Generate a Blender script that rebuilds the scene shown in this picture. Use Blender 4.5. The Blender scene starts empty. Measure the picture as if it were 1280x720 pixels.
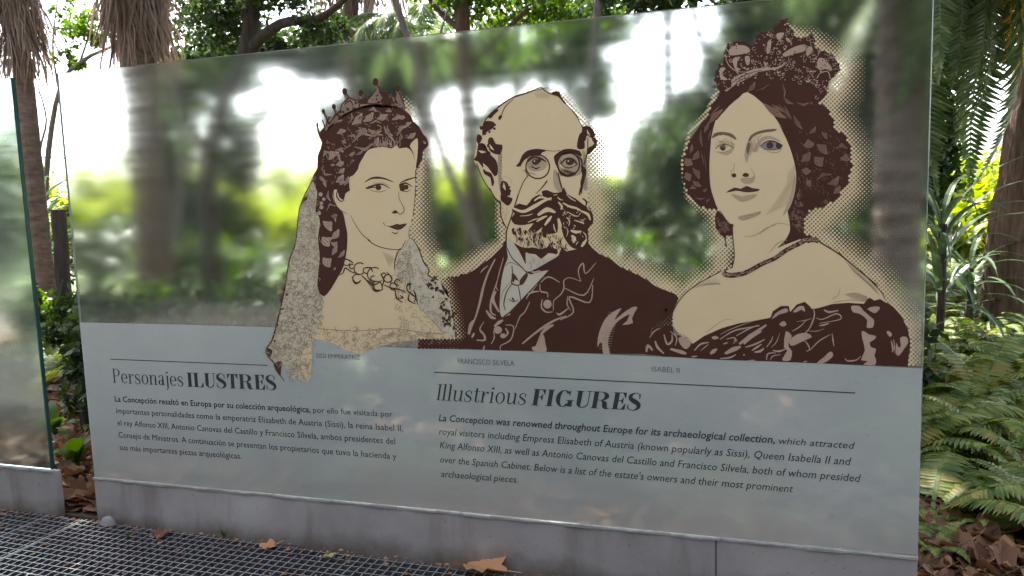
import bpy, math, random
import numpy as np
from mathutils import Vector, Matrix
from mathutils.geometry import tessellate_polygon
random.seed(7); rng = np.random.default_rng(7)
S = bpy.context.scene
COL = S.collection
# ---------------------------------------------------------------- camera
RIGHT = Vector((0.95537351, 0.29375705, -0.03111677)); UP = Vector((-0.0026559, 0.11387504, 0.99349153)); BACK = Vector((0.29538857, -0.94907285, 0.10957337))
CAM = Vector((2.52240365, -2.31972129, 1.04761026 + 0.175)); FPX = 942.375
cd = bpy.data.cameras.new('camera'); cam = bpy.data.objects.new('camera', cd); COL.objects.link(cam)
cam.matrix_world = Matrix(((RIGHT.x, UP.x, BACK.x, CAM.x), (RIGHT.y, UP.y, BACK.y, CAM.y), (RIGHT.z, UP.z, BACK.z, CAM.z), (0, 0, 0, 1)))
cd.sensor_width = 36; cd.lens = FPX / 1280 * 36; cd.clip_start = 0.05; cd.clip_end = 2000
cd.dof.use_dof = True; cd.dof.focus_distance = 2.7; cd.dof.aperture_fstop = 7.0
S.camera = cam
# ---------------------------------------------------------------- sky, sun, exposure
SUN_EL, SUN_AZ = 58, -38        # azimuth measured from +Y towards +X
w = bpy.data.worlds.new('World'); S.world = w; w.use_nodes = True
nt = w.node_tree; bg = nt.nodes['Background']
sky = nt.nodes.new('ShaderNodeTexSky'); sky.sky_type = 'NISHITA'; sky.sun_disc = False
sky.sun_elevation = math.radians(SUN_EL); sky.sun_rotation = math.radians(SUN_AZ)
sky.air_density = 1.0; sky.dust_density = 3.0; sky.ozone_density = 0.6
hz = nt.nodes.new('ShaderNodeHueSaturation'); hz.inputs['Saturation'].default_value = .42
nt.links.new(sky.outputs[0], hz.inputs['Color']); nt.links.new(hz.outputs[0], bg.inputs['Color']); bg.inputs['Strength'].default_value = 0.15
sd = bpy.data.lights.new('sun', 'SUN'); sun = bpy.data.objects.new('sun', sd); COL.objects.link(sun)
sd.energy = 5.0; sd.angle = math.radians(0.5); sd.color = (1, 0.95, 0.86)
az, el = math.radians(SUN_AZ), math.radians(SUN_EL)
sdir = Vector((math.sin(az) * math.cos(el), math.cos(az) * math.cos(el), math.sin(el)))
sun.rotation_euler = (-sdir).to_track_quat('-Z', 'Y').to_euler(); sun.location = (0, 20, 30)
S.view_settings.view_transform = 'Standard'; S.view_settings.look = 'None'; S.view_settings.gamma = 1
S.view_settings.exposure = 2.4
S.render.engine = 'CYCLES'
S.cycles.use_denoising = True; S.cycles.max_bounces = 10; S.cycles.transparent_max_bounces = 24
S.cycles.transmission_bounces = 10; S.cycles.diffuse_bounces = 4; S.cycles.sample_clamp_indirect = 8
# ---------------------------------------------------------------- helpers
def ray(px, py): return (RIGHT * (px - 640) - UP * (py - 360) - BACK * FPX)
def at(px, py, Y=0.0):
    d = ray(px, py); return CAM + d * ((Y - CAM.y) / d.y)
def ground(px, py, z=0.0):
    d = ray(px, py); return CAM + d * ((z - CAM.z) / d.z)
def mpp(Y):   # metres per photo pixel at depth Y (roughly)
    return (Y - CAM.y) / 0.93 / FPX

def tag(o, label=None, cat=None, group=None, kind=None):
    if label: o['label'] = label
    if cat: o['category'] = cat
    if group: o['group'] = group
    if kind: o['kind'] = kind
    return o
def empty(name, loc=(0, 0, 0), parent=None):
    o = bpy.data.objects.new(name, None); COL.objects.link(o); o.location = loc; o.empty_display_size = .1
    if parent: o.parent = parent
    return o
def link(name, me, parent=None, loc=None):
    o = bpy.data.objects.new(name, me); COL.objects.link(o)
    if loc is not None: o.location = loc
    if parent: o.parent = parent
    return o
def mesh(name, v, f, mat=None, smooth=False):
    me = bpy.data.meshes.new(name); me.from_pydata([tuple(p) for p in v], [], f); me.update()
    if mat: me.materials.append(mat)
    if smooth: me.polygons.foreach_set('use_smooth', [True] * len(me.polygons))
    return me
def np_mesh(name, V, nper, mat, smooth=False):
    """V: (n, nper, 3) array of separate faces with nper corners."""
    n = V.shape[0]; me = bpy.data.meshes.new(name)
    me.vertices.add(n * nper); me.vertices.foreach_set('co', V.astype(np.float32).ravel())
    me.loops.add(n * nper); me.loops.foreach_set('vertex_index', np.arange(n * nper, dtype=np.int32))
    me.polygons.add(n); me.polygons.foreach_set('loop_start', np.arange(0, n * nper, nper, dtype=np.int32))
    me.polygons.foreach_set('loop_total', np.full(n, nper, dtype=np.int32))
    me.update(calc_edges=True); me.materials.append(mat); return me
class MB:
    def __init__(s): s.v = []; s.f = []; s.m = []
    def add(s, v, f, m=0):
        b = len(s.v); s.v += [tuple(p) for p in v]; s.f += [tuple(i + b for i in q) for q in f]; s.m += [m] * len(f)
    def box(s, x0, y0, z0, x1, y1, z1, m=0):
        s.add([(x0,y0,z0),(x1,y0,z0),(x1,y1,z0),(x0,y1,z0),(x0,y0,z1),(x1,y0,z1),(x1,y1,z1),(x0,y1,z1)],
              [(3,2,1,0),(4,5,6,7),(0,1,5,4),(1,2,6,5),(2,3,7,6),(3,0,4,7)], m)
    def tube(s, pts, rad, n=8, m=0, jit=0):
        P = [Vector(p) for p in pts]; rings = []
        for i, p in enumerate(P):
            t = (P[min(i + 1, len(P) - 1)] - P[max(i - 1, 0)]).normalized()
            a = t.cross(Vector((0.3, 1, 0.1))).normalized(); b = t.cross(a); r = rad[i] if hasattr(rad, '__len__') else rad
            ring = []
            for k in range(n):
                th = 2 * math.pi * k / n; rr = r * (1 + random.uniform(-jit, jit))
                ring.append(p + (a * math.cos(th) + b * math.sin(th)) * rr)
            rings.append(ring)
        v = [q for r_ in rings for q in r_]
        f = [(i*n+k, i*n+(k+1) % n, (i+1)*n+(k+1) % n, (i+1)*n+k) for i in range(len(P)-1) for k in range(n)]
        f += [tuple(range(n-1, -1, -1)), tuple((len(P)-1)*n+k for k in range(n))]
        s.add(v, f, m)
    def mesh(s, name, mats, smooth=False):
        me = bpy.data.meshes.new(name); me.from_pydata(s.v, [], s.f); me.update()
        for m in (mats if isinstance(mats, (list, tuple)) else [mats]): me.materials.append(m)
        me.polygons.foreach_set('material_index', s.m)
        if smooth: me.polygons.foreach_set('use_smooth', [True] * len(me.polygons))
        return me
def cr(pts, closed=True, k=4):
    """Catmull-Rom smoothing of 2-D points"""
    n = len(pts); out = []
    rg = range(n) if closed else range(n - 1)
    for i in rg:
        if closed: a, b, c, d = pts[i-1], pts[i], pts[(i+1) % n], pts[(i+2) % n]
        else: a, b, c, d = pts[max(i-1, 0)], pts[i], pts[i+1], pts[min(i+2, n-1)]
        for j in range(k):
            t = j / k; t2 = t*t; t3 = t2*t
            out.append(tuple(.5*((2*b[q]) + (-a[q]+c[q])*t + (2*a[q]-5*b[q]+4*c[q]-d[q])*t2 + (-a[q]+3*b[q]-3*c[q]+d[q])*t3) for q in range(len(b))))
    if not closed: out.append(tuple(pts[-1]))
    return out
# ---------------------------------------------------------------- materials
MARKS = [(20, 'the plain left pane'), (80, 'the blackened stump'), (235, 'the Spanish headline'), (370, 'the lace veil'), (480, 'the tiara'), (590, "the bearded man's left shoulder"), (690, "the bearded man's face"), (800, "the bearded man's right shoulder"), (950, "the crowned woman's face"), (1105, "the crowned woman's sleeve"), (1200, 'the yucca'), (1265, 'the right edge trunk')]
def where(px):
    m_, t_ = min(MARKS, key=lambda q_: abs(q_[0]-px)); d_ = px-m_
    return ('straight behind ' if abs(d_) < 18 else 'just left of ' if d_ < 0 else 'just right of ')+t_
def bank(px, py):
    r_ = 'at the very top' if py < 350 else 'high up' if py < 385 else 'above the middle' if py < 430 else 'below the middle' if py < 490 else 'low down' if py < 560 else 'at the foot' if py < 640 else 'at the very bottom'
    c_ = 'touching the panel edge' if px < 1172 else 'a little right of the panel' if px < 1200 else 'midway to the photo edge' if px < 1235 else 'under the brown trunk' if px < 1265 else 'at the right photo edge'
    return r_+' of the bank, '+c_
def nm(name):
    m = bpy.data.materials.new(name); m.use_nodes = True; return m, m.node_tree, m.node_tree.nodes, m.node_tree.links
def bsdf(m): return m.node_tree.nodes['Principled BSDF']
def ramp(N, stops):
    r = N.new('ShaderNodeValToRGB'); e = r.color_ramp.elements
    while len(e) < len(stops): e.new(.5)
    for q, (p, c) in zip(e, stops): q.position = p; q.color = (*c, 1)
    return r
def noise(N, L, scale, detail=6, vec=None, rough=.6, coord='Object', sc=None):
    t = N.new('ShaderNodeTexNoise'); t.inputs['Scale'].default_value = scale; t.inputs['Detail'].default_value = detail; t.inputs['Roughness'].default_value = rough
    tc = N.new('ShaderNodeTexCoord'); src = tc.outputs[coord]
    if sc:
        mp = N.new('ShaderNodeMapping'); mp.inputs['Scale'].default_value = sc; L.new(src, mp.inputs[0]); src = mp.outputs[0]
    L.new(src, t.inputs['Vector']); return t
def bump(N, L, m, src, st, dist=.01):
    b = N.new('ShaderNodeBump'); b.inputs['Strength'].default_value = st; b.inputs['Distance'].default_value = dist
    L.new(src, b.inputs['Height']); L.new(b.outputs[0], bsdf(m).inputs['Normal']); return b
def noisy(name, stops, scale, rough=.8, bumpst=.4, dist=.01, sc=None, detail=8):
    m, t, N, L = nm(name); n = noise(N, L, scale, detail, sc=sc); r = ramp(N, stops); L.new(n.outputs[0], r.inputs[0]); L.new(r.outputs[0], bsdf(m).inputs['Base Color'])
    bsdf(m).inputs['Roughness'].default_value = rough
    if bumpst: bump(N, L, m, n.outputs[0], bumpst, dist)
    return m
def leafmat(name, cols, trans=.35, rough=.55):
    m, t, N, L = nm(name)
    g = N.new('ShaderNodeNewGeometry'); r = ramp(N, [(i / max(1, len(cols) - 1), c) for i, c in enumerate(cols)])
    L.new(g.outputs['Random Per Island'], r.inputs[0])
    p = bsdf(m); L.new(r.outputs[0], p.inputs['Base Color']); p.inputs['Roughness'].default_value = rough
    tr = N.new('ShaderNodeBsdfTranslucent'); mx = N.new('ShaderNodeMixShader'); mx.inputs[0].default_value = trans
    hs = N.new('ShaderNodeHueSaturation'); hs.inputs['Saturation'].default_value = 1.15; hs.inputs['Value'].default_value = 1.5; L.new(r.outputs[0], hs.inputs['Color'])
    L.new(hs.outputs[0], tr.inputs['Color']); L.new(p.outputs[0], mx.inputs[1]); L.new(tr.outputs[0], mx.inputs[2])
    L.new(mx.outputs[0], N['Material Output'].inputs['Surface']); return m
def flat(name, c, rough=.6, var=.06):
    m, t, N, L = nm(name); n = noise(N, L, 9, 5)
    r = ramp(N, [(.3, tuple(x * (1 - var) for x in c)), (.7, tuple(min(1, x * (1 + var)) for x in c))])
    L.new(n.outputs[0], r.inputs[0]); L.new(r.outputs[0], bsdf(m).inputs['Base Color']); bsdf(m).inputs['Roughness'].default_value = rough
    if name.startswith(('print', 'text')): bsdf(m).inputs['Roughness'].default_value = .75; bsdf(m).inputs['Specular IOR Level'].default_value = .2
    return m
M = {}
M['concrete'] = noisy('concrete', [(.25, (.13, .12, .12)), (.5, (.20, .19, .19)), (.75, (.27, .255, .25))], 3.2, .85, .25, .004, sc=(1, 1, .5))
def concrete():
    m, t, N, L = nm('stained_concrete'); p = bsdf(m)
    n1 = noise(N, L, 2.2, 8, sc=(1, 1, 1)); r1 = ramp(N, [(.28, (.20, .18, .178)), (.5, (.29, .265, .262)), (.72, (.38, .355, .35))]); L.new(n1.outputs[0], r1.inputs[0])
    n2 = noise(N, L, 2.6, 9, sc=(2.2, 2, .4)); r2 = ramp(N, [(.52, (1, 1, 1)), (.66, (.72, .66, .62))]); L.new(n2.outputs[0], r2.inputs[0])      # run marks
    n3 = noise(N, L, 90, 3); r3 = ramp(N, [(.26, (.25, .22, .2)), (.33, (1, 1, 1))]); L.new(n3.outputs[0], r3.inputs[0])                   # pores
    n4 = noise(N, L, 4, 8); tc = N.new('ShaderNodeTexCoord'); sx = N.new('ShaderNodeSeparateXYZ'); L.new(tc.outputs['Object'], sx.inputs[0])
    ma = N.new('ShaderNodeMath'); ma.operation = 'MULTIPLY_ADD'; ma.inputs[1].default_value = .22; L.new(n4.outputs[0], ma.inputs[0]); L.new(sx.outputs['Z'], ma.inputs[2])
    r4 = ramp(N, [(.10, (.42, .34, .27)), (.17, (1, 1, 1))]); L.new(ma.outputs[0], r4.inputs[0])                                            # soil splashed along the foot
    c = r1.outputs[0]
    for r in (r2, r3, r4):
        mx = N.new('ShaderNodeMixRGB'); mx.blend_type = 'MULTIPLY'; mx.inputs[0].default_value = .8; L.new(c, mx.inputs[1]); L.new(r.outputs[0], mx.inputs[2]); c = mx.outputs[0]
    L.new(c, p.inputs['Base Color']); p.inputs['Roughness'].default_value = .85; bump(N, L, m, n3.outputs[0], .25, .002); return m
M['concrete'] = concrete()
M['seal'] = noisy('sealant', [(.3, (.2, .195, .185)), (.7, (.36, .355, .34))], 14, .9, .2)
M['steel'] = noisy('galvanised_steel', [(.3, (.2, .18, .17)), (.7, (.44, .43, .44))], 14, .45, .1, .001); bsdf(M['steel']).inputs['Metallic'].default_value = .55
M['side_shade_and_joint'] = noisy('shaded_steel_and_joint', [(.3, (.02, .02, .024)), (.7, (.07, .068, .075))], 20, .8, .1, .001)  # shade on the grating bar sides put into the colour; joint filler shares it
M['soil'] = noisy('soil', [(.2, (.018, .012, .008)), (.5, (.05, .033, .022)), (.8, (.10, .065, .04))], 6, .95, .8, .03)
_m = M['soil']; _N = _m.node_tree.nodes; _L = _m.node_tree.links     # woodland soil gives way to grass farther back
_tc = _N.new('ShaderNodeTexCoord'); _sx = _N.new('ShaderNodeSeparateXYZ'); _L.new(_tc.outputs['Object'], _sx.inputs[0])
_n = noise(_N, _L, .8, 5); _ad = _N.new('ShaderNodeMath'); _ad.operation = 'MULTIPLY_ADD'; _ad.inputs[1].default_value = 5; _L.new(_n.outputs[0], _ad.inputs[0]); _L.new(_sx.outputs['Y'], _ad.inputs[2])
_mr = _N.new('ShaderNodeMapRange'); _mr.inputs[1].default_value = 8.5; _mr.inputs[2].default_value = 11.5; _L.new(_ad.outputs[0], _mr.inputs[0])
_g = ramp(_N, [(.3, (.03, .06, .012)), (.7, (.10, .15, .03))]); _n2 = noise(_N, _L, 4, 8); _L.new(_n2.outputs[0], _g.inputs[0])
_mx = _N.new('ShaderNodeMixRGB'); _old = bsdf(_m).inputs['Base Color'].links[0].from_socket; _L.new(_mr.outputs[0], _mx.inputs[0]); _L.new(_old, _mx.inputs[1]); _L.new(_g.outputs[0], _mx.inputs[2]); _L.new(_mx.outputs[0], bsdf(_m).inputs['Base Color'])
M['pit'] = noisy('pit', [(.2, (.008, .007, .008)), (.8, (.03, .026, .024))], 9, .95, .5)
M['paving'] = noisy('paving', [(.2, (.16, .15, .14)), (.8, (.28, .26, .24))], 5, .9, .3)
M['bark_dark'] = noisy('bark_dark', [(.25, (.018, .014, .012)), (.75, (.075, .055, .045))], 7, .95, 1, .03, sc=(3, 3, .6))
M['bark_grey'] = noisy('bark_grey', [(.25, (.07, .06, .055)), (.75, (.22, .19, .17))], 7, .95, 1, .03, sc=(3, 3, .6))
M['bark_red'] = noisy('bark_red', [(.2, (.03, .018, .012)), (.45, (.10, .058, .038)), (.8, (.22, .14, .10))], 9, .95, 1, .06, sc=(3, 3, .45))
M['palmtrunk'] = noisy('palm_trunk_bark', [(.25, (.06, .04, .03)), (.75, (.20, .14, .11))], 8, .95, 1, .03, sc=(1, 1, 3))
M['deadfrond'] = leafmat('dead_frond', [(.10, .065, .045), (.2, .14, .105), (.3, .225, .175)], .25, .8)
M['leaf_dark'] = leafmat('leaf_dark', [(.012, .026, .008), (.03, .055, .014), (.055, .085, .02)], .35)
M['leaf_mid'] = leafmat('leaf_mid', [(.03, .065, .010), (.065, .12, .016), (.13, .19, .025)], .5)
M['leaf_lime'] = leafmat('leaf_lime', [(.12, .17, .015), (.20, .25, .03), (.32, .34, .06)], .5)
M['fern'] = leafmat('fern_green', [(.05, .085, .014), (.10, .15, .025), (.17, .21, .045), (.25, .20, .06)], .35, .5)
M['palmgreen'] = leafmat('palm_green', [(.045, .08, .03), (.09, .13, .05), (.17, .20, .10)], .45, .35)
M['palmyellow'] = leafmat('palm_yellow', [(.3, .2, .03), (.42, .32, .07)], .5, .5)
M['strap'] = leafmat('strap_leaf', [(.03, .06, .03), (.06, .10, .045), (.11, .15, .08)], .2, .35)
M['litter'] = leafmat('dry_leaf', [(.08, .036, .02), (.20, .095, .05), (.38, .21, .11), (.12, .055, .03), (.25, .125, .065), (.40, .27, .17)], .25, .75)
M['litter_orange'] = leafmat('dry_leaf_orange', [(.42, .2, .10), (.46, .24, .13)], .25, .7)
M['litter_pale'] = leafmat('dry_leaf_pale', [(.34, .32, .12), (.4, .36, .15)], .3, .7)
# glass
def glassmat(name, col, r0, r1, milk):
    m, t, N, L = nm(name); p = bsdf(m)
    n = noise(N, L, 1.0, 6, sc=(1.3, 1, 42)); mr = N.new('ShaderNodeMapRange'); mr.inputs[1].default_value = .35; mr.inputs[2].default_value = .65
    mr.inputs[3].default_value = r0; mr.inputs[4].default_value = r1; L.new(n.outputs[0], mr.inputs[0])
    g = N.new('ShaderNodeBsdfGlass'); g.inputs['IOR'].default_value = 1.48; g.inputs['Color'].default_value = (*col, 1); L.new(mr.outputs[0], g.inputs['Roughness'])
    b = N.new('ShaderNodeBump'); b.inputs['Strength'].default_value = .015; b.inputs['Distance'].default_value = .002; L.new(n.outputs[0], b.inputs['Height']); L.new(b.outputs[0], g.inputs['Normal'])
    d = N.new('ShaderNodeBsdfDiffuse'); d.inputs['Color'].default_value = (.72, .76, .78, 1)
    mk = N.new('ShaderNodeMapRange'); mk.inputs[1].default_value = .3; mk.inputs[2].default_value = .7; mk.inputs[3].default_value = milk * .5; mk.inputs[4].default_value = milk * 1.5
    n2 = noise(N, L, 1.2, 5, sc=(1, 1, 6)); L.new(n2.outputs[0], mk.inputs[0])
    mx = N.new('ShaderNodeMixShader'); L.new(mk.outputs[0], mx.inputs[0]); L.new(g.outputs[0], mx.inputs[1]); L.new(d.outputs[0], mx.inputs[2])
    L.new(mx.outputs[0], N['Material Output'].inputs['Surface']); return m
M['glass'] = glassmat('frosted_glass', (.95, .97, .96), .07, .105, .012)
M['glass_left'] = glassmat('frosted_glass_left', (.88, .95, .93), .06, .12, .03)
M['glass_edge'] = flat('glass_edge', (.010, .045, .04), .25, .3)
M['glass_edge_light'] = flat('glass_edge_light', (.45, .5, .48), .3, .1)
def filmmat():
    m, t, N, L = nm('frosted_film'); p = bsdf(m)
    n = noise(N, L, 1.3, 8, sc=(1, 1, 2.0)); r = ramp(N, [(.3, (.33, .375, .37)), (.5, (.39, .42, .41)), (.72, (.45, .46, .45))]); L.new(n.outputs[0], r.inputs[0])
    n2 = noise(N, L, 3.0, 8, sc=(1, 1, .6)); tc = N.new('ShaderNodeTexCoord'); sx = N.new('ShaderNodeSeparateXYZ'); L.new(tc.outputs['Object'], sx.inputs[0])
    ma = N.new('ShaderNodeMath'); ma.operation = 'MULTIPLY_ADD'; ma.inputs[1].default_value = .5; L.new(n2.outputs[0], ma.inputs[0]); L.new(sx.outputs['Z'], ma.inputs[2])
    r2 = ramp(N, [(.38, (1, .84, .78)), (.66, (1, 1, 1))]); L.new(ma.outputs[0], r2.inputs[0])          # litter light from behind put into the colour, with dust and splashes low down
    n3 = noise(N, L, 38, 5, sc=(1, 1, 3)); r3 = ramp(N, [(.30, (.82, .82, .82)), (.40, (1, 1, 1))]); L.new(n3.outputs[0], r3.inputs[0])
    c = r.outputs[0]
    for q_ in (r2, r3):
        mx = N.new('ShaderNodeMixRGB'); mx.blend_type = 'MULTIPLY'; mx.inputs[0].default_value = .8; L.new(c, mx.inputs[1]); L.new(q_.outputs[0], mx.inputs[2]); c = mx.outputs[0]
    L.new(c, p.inputs['Base Color']); p.inputs['Specular IOR Level'].default_value = .4
    mr = N.new('ShaderNodeMapRange'); mr.inputs[3].default_value = .3; mr.inputs[4].default_value = .6; L.new(n.outputs[0], mr.inputs[0]); L.new(mr.outputs[0], p.inputs['Roughness'])
    tr = N.new('ShaderNodeBsdfTransparent'); tr.inputs[0].default_value = (.92, .95, .95, 1)
    mx = N.new('ShaderNodeMixShader'); mx.inputs[0].default_value = .25; L.new(p.outputs[0], mx.inputs[1]); L.new(tr.outputs[0], mx.inputs[2])
    L.new(mx.outputs[0], N['Material Output'].inputs['Surface']); return m
M['film'] = filmmat()
M['tan'] = flat('print_tan', (.54, .425, .262), .45, .03)
M['lace'] = flat('print_lace', (.45, .405, .30), .5, .08)
M['maroon'] = flat('print_maroon', (.048, .016, .010), .4, .1)
M['hi'] = flat('print_highlight', (.34, .245, .19), .45, .12)
M['midbrown'] = flat('print_mid_brown', (.13, .085, .055), .5, .15)
M['shade'] = flat('print_soft_shade', (.33, .26, .17), .5, .1)
M['hi_dark'] = flat('print_highlight_dark', (.20, .115, .085), .45, .3)
M['tiara'] = flat('print_tiara', (.19, .13, .10), .5, .3)
M['shirt'] = flat('print_shirt', (.42, .38, .31), .45, .05)
M['line'] = flat('print_line', (.055, .028, .018), .5, .05)
M['faint'] = flat('print_faint_line', (.25, .19, .13), .5, .05)
M['grey'] = flat('print_grey', (.22, .18, .145), .5, .05)
M['iris'] = flat('print_eye_grey', (.20, .17, .21), .5, .05)
M['ink'] = flat('text_ink', (.028, .034, .04), .5, .05)
M['ink_light'] = flat('text_ink_light', (.085, .10, .11), .5, .05)
# ---------------------------------------------------------------- information panel
W0, H0, ZB = 3.0, 1.6011, 0.175
panel = empty('information_panel', (W0 / 2, 0, 0))
tag(panel, 'large frosted glass information panel printed with three maroon and tan portraits', 'information panel')
def part(name, me, parent=None, label=None):
    o = link(name, me, parent or panel)
    o.matrix_parent_inverse = Matrix.Translation((-W0 / 2, 0, 0)); 
    if label: o['label'] = label
    return o
g = MB(); g.box(0, 0, ZB, W0, 0.019, ZB + H0)
me = g.mesh('glass_pane', [M['glass'], M['glass_edge_light']])
for p in me.polygons:
    if abs(p.normal.x) > .5 or abs(p.normal.z) > .5: p.material_index = 1
part('glass_pane', me)
NL = [0]
class Lay:
    """one printed part: polygons in photo pixels projected on the panel's plane"""
    def __init__(s, name, parent, mat, layer, label=None):
        s.name = name; s.parent = parent; s.mat = mat; s.y = -0.0006 - layer * 0.00022; s.v = []; s.f = []; s.label = label; s.k = 0
    def P(s, pts, smooth=4):
        if smooth > 1 and len(pts) > 3: pts = cr(pts, True, smooth)
        s.k += 1; y = s.y - (s.k % 41) * 0.000005
        v = [Vector((p[0], p[1], 0)) for p in pts]
        try: tri = tessellate_polygon([v])
        except Exception: return
        b = len(s.v)
        for p in pts:
            q = at(p[0], p[1], 0); s.v.append((q.x, y, q.z))
        for t in tri:
            a, b_, c = [v[i] for i in t]
            cr_ = (b_ - a).cross(c - a).z
            if abs(cr_) < 1e-9: continue
            s.f.append(tuple(b + i for i in (t if cr_ < 0 else t[::-1])))
    def world(s, pts):   # polygon given as (x,z) on the panel
        s.k += 1; y = s.y - (s.k % 41) * 0.000005; v = [Vector((p[0], p[1], 0)) for p in pts]; b = len(s.v)
        s.v += [(p[0], y, p[1]) for p in pts]
        for t in tessellate_polygon([v]):
            a, b_, c = [v[i] for i in t]; z = (b_ - a).cross(c - a).z
            if abs(z) < 1e-13: continue
            s.f.append(tuple(b + i for i in (t if z > 0 else t[::-1])))
    def done(s):
        me = mesh(s.name, s.v, s.f, s.mat); o = link(s.name, me, s.parent)
        if s.parent is panel: o.matrix_parent_inverse = Matrix.Translation((-W0 / 2, 0, 0))
        if s.label: o['label'] = s.label
        if s.name.endswith(('highlights', 'shading', 'lines', 'pattern', 'outline', 'beads', 'hatching', 'glint')): o['kind'] = 'stuff'
        return o
OX = [0, 0, 5.0]
def og(x, y, s=5.0): OX[:] = [x, y, s]
def q(p): return (OX[0] + p[0] / OX[2], OX[1] + p[1] / OX[2])
def qq(pts): return [q(p) for p in pts]
def F(L, pts, smooth=4): L.P(qq(pts), smooth)
def stroke_px(L, pts, w0, w1=None, w2=None, k=4):
    """stroke with width w0 (start) w1 (middle) w2 (end) in photo px"""
    w1 = w0 if w1 is None else w1; w2 = w0 if w2 is None else w2
    c = cr(pts, False, k) if len(pts) > 2 else [tuple(pts[0]), ((pts[0][0]+pts[1][0])/2, (pts[0][1]+pts[1][1])/2), tuple(pts[1])]
    n = len(c); l = []; r = []
    for i, p in enumerate(c):
        a = c[max(i-1, 0)]; b = c[min(i+1, n-1)]; dx, dy = b[0]-a[0], b[1]-a[1]; m = math.hypot(dx, dy) or 1
        t = i / (n-1); wd = (w0*(1-2*t) + w1*2*t if t < .5 else w1*(2-2*t) + w2*(2*t-1)) / 2
        nx, ny = -dy/m*wd, dx/m*wd; l.append((p[0]+nx, p[1]+ny)); r.append((p[0]-nx, p[1]-ny))
    for i in range(n-1): pass
    s = L; s.k += 1; y = s.y - (s.k % 41) * 0.000005; b = len(s.v)
    for p in l + r:
        z = at(p[0], p[1], 0); s.v.append((z.x, y, z.z))
    for i in range(n-1): s.f.append((b+i, b+i+1, b+n+i+1, b+n+i))
def K(L, pts, w0=3, w1=None, w2=None): 
    if L.name == 'face_lines' and L.parent is pw: w0 = w0*1.25; w1 = w1 and w1*1.25; w2 = w2 and w2*1.25
    f = 1 / OX[2]; stroke_px(L, qq(pts), w0*f, None if w1 is None else w1*f, None if w2 is None else w2*f)
STR = []
def lens(L, x0, y0, x1, y1, w, bend=.15):
    w = w * 1.35
    if L.name == 'hair_highlights': STR.append((tuple(OX), x0, y0, x1, y1, w, bend, L.parent))
    dx, dy = x1-x0, y1-y0; m = math.hypot(dx, dy) or 1; nx, ny = -dy/m, dx/m; mid = ((x0+x1)/2 + nx*bend*m, (y0+y1)/2 + ny*bend*m)
    a = (mid[0]+nx*w/2, mid[1]+ny*w/2); b = (mid[0]-nx*w/2, mid[1]-ny*w/2)
    e = .22
    pts = [(x0, y0), (x0*(1-.5)+a[0]*.5+nx*w*.1, y0*.5+a[1]*.5+ny*w*.1), a, (x1*.5+a[0]*.5+nx*w*.1, y1*.5+a[1]*.5+ny*w*.1), (x1, y1), (x1*.5+b[0]*.5, y1*.5+b[1]*.5), b, (x0*.5+b[0]*.5, y0*.5+b[1]*.5)]
    L.P(qq(pts), 2)
def disc(L, x, y, rx, ry=None, n=14):
    ry = ry or rx; L.P(qq([(x+rx*math.cos(2*math.pi*i/n), y+ry*math.sin(2*math.pi*i/n)) for i in range(n)]), 1)
def ringk(L, x, y, r, w, a0=0, a1=360, ry=None):
    ry = ry or r; n = 12; K(L, [(x+r*math.cos(math.radians(a0+(a1-a0)*i/n)), y+ry*math.sin(math.radians(a0+(a1-a0)*i/n))) for i in range(n+1)], w)
def blob(L, x, y, r, n=7, jag=.35, sq=1.0):
    a = random.uniform(0, 6.28); L.P(qq([(x+r*(1+random.uniform(-jag, jag))*math.cos(a+2*math.pi*i/n), y+sq*r*(1+random.uniform(-jag, jag))*math.sin(a+2*math.pi*i/n)) for i in range(n)]), 2)
def inside(poly, x, y):
    c = False; j = len(poly)-1
    for i in range(len(poly)):
        xi, yi = poly[i]; xj, yj = poly[j]
        if (yi > y) != (yj > y) and x < (xj-xi)*(y-yi)/(yj-yi)+xi: c = not c
        j = i
    return c
def scat(poly, n):
    xs = [p[0] for p in poly]; ys = [p[1] for p in poly]; out = []
    while len(out) < n:
        x, y = random.uniform(min(xs), max(xs)), random.uniform(min(ys), max(ys))
        if inside(poly, x, y): out.append((x, y))
    return out
def squig(L, poly, n, ln, w):
    for x, y in scat(poly, n):
        a = random.uniform(0, 6.28); c = random.choice((-1, 1)) * random.uniform(.5, 1.1); p = [(x, y)]
        for _ in range(4):
            a += c; x += math.cos(a)*ln; y += math.sin(a)*ln; p.append((x, y))
        K(L, p, w*.5, w, w*.4)

film = Lay('frosted_film', panel, M['film'], 0, 'pale grey green frosted lower band')
film.P([(99.8, 403), (220, 405.5), (345, 409), (440, 432), (525, 435.3), (700, 440.5), (900, 449), (1050, 455.5), (1152.5, 460.5), (1147.2, 694), (900, 671.5), (500, 632.5), (118.5, 595.5)], 1)
film.done()
rule = Lay('rule_line', panel, M['ink'], 2); rule.P([(138, 448.4), (335, 456.2), (335, 457.2), (138, 449.4)], 1); rule.P([(542.5, 464.6), (1069, 490.4), (1069, 491.8), (542.5, 465.8)], 1); rule.done()

# silhouettes (photo px) used for the halftone as well
SIL = []
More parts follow.
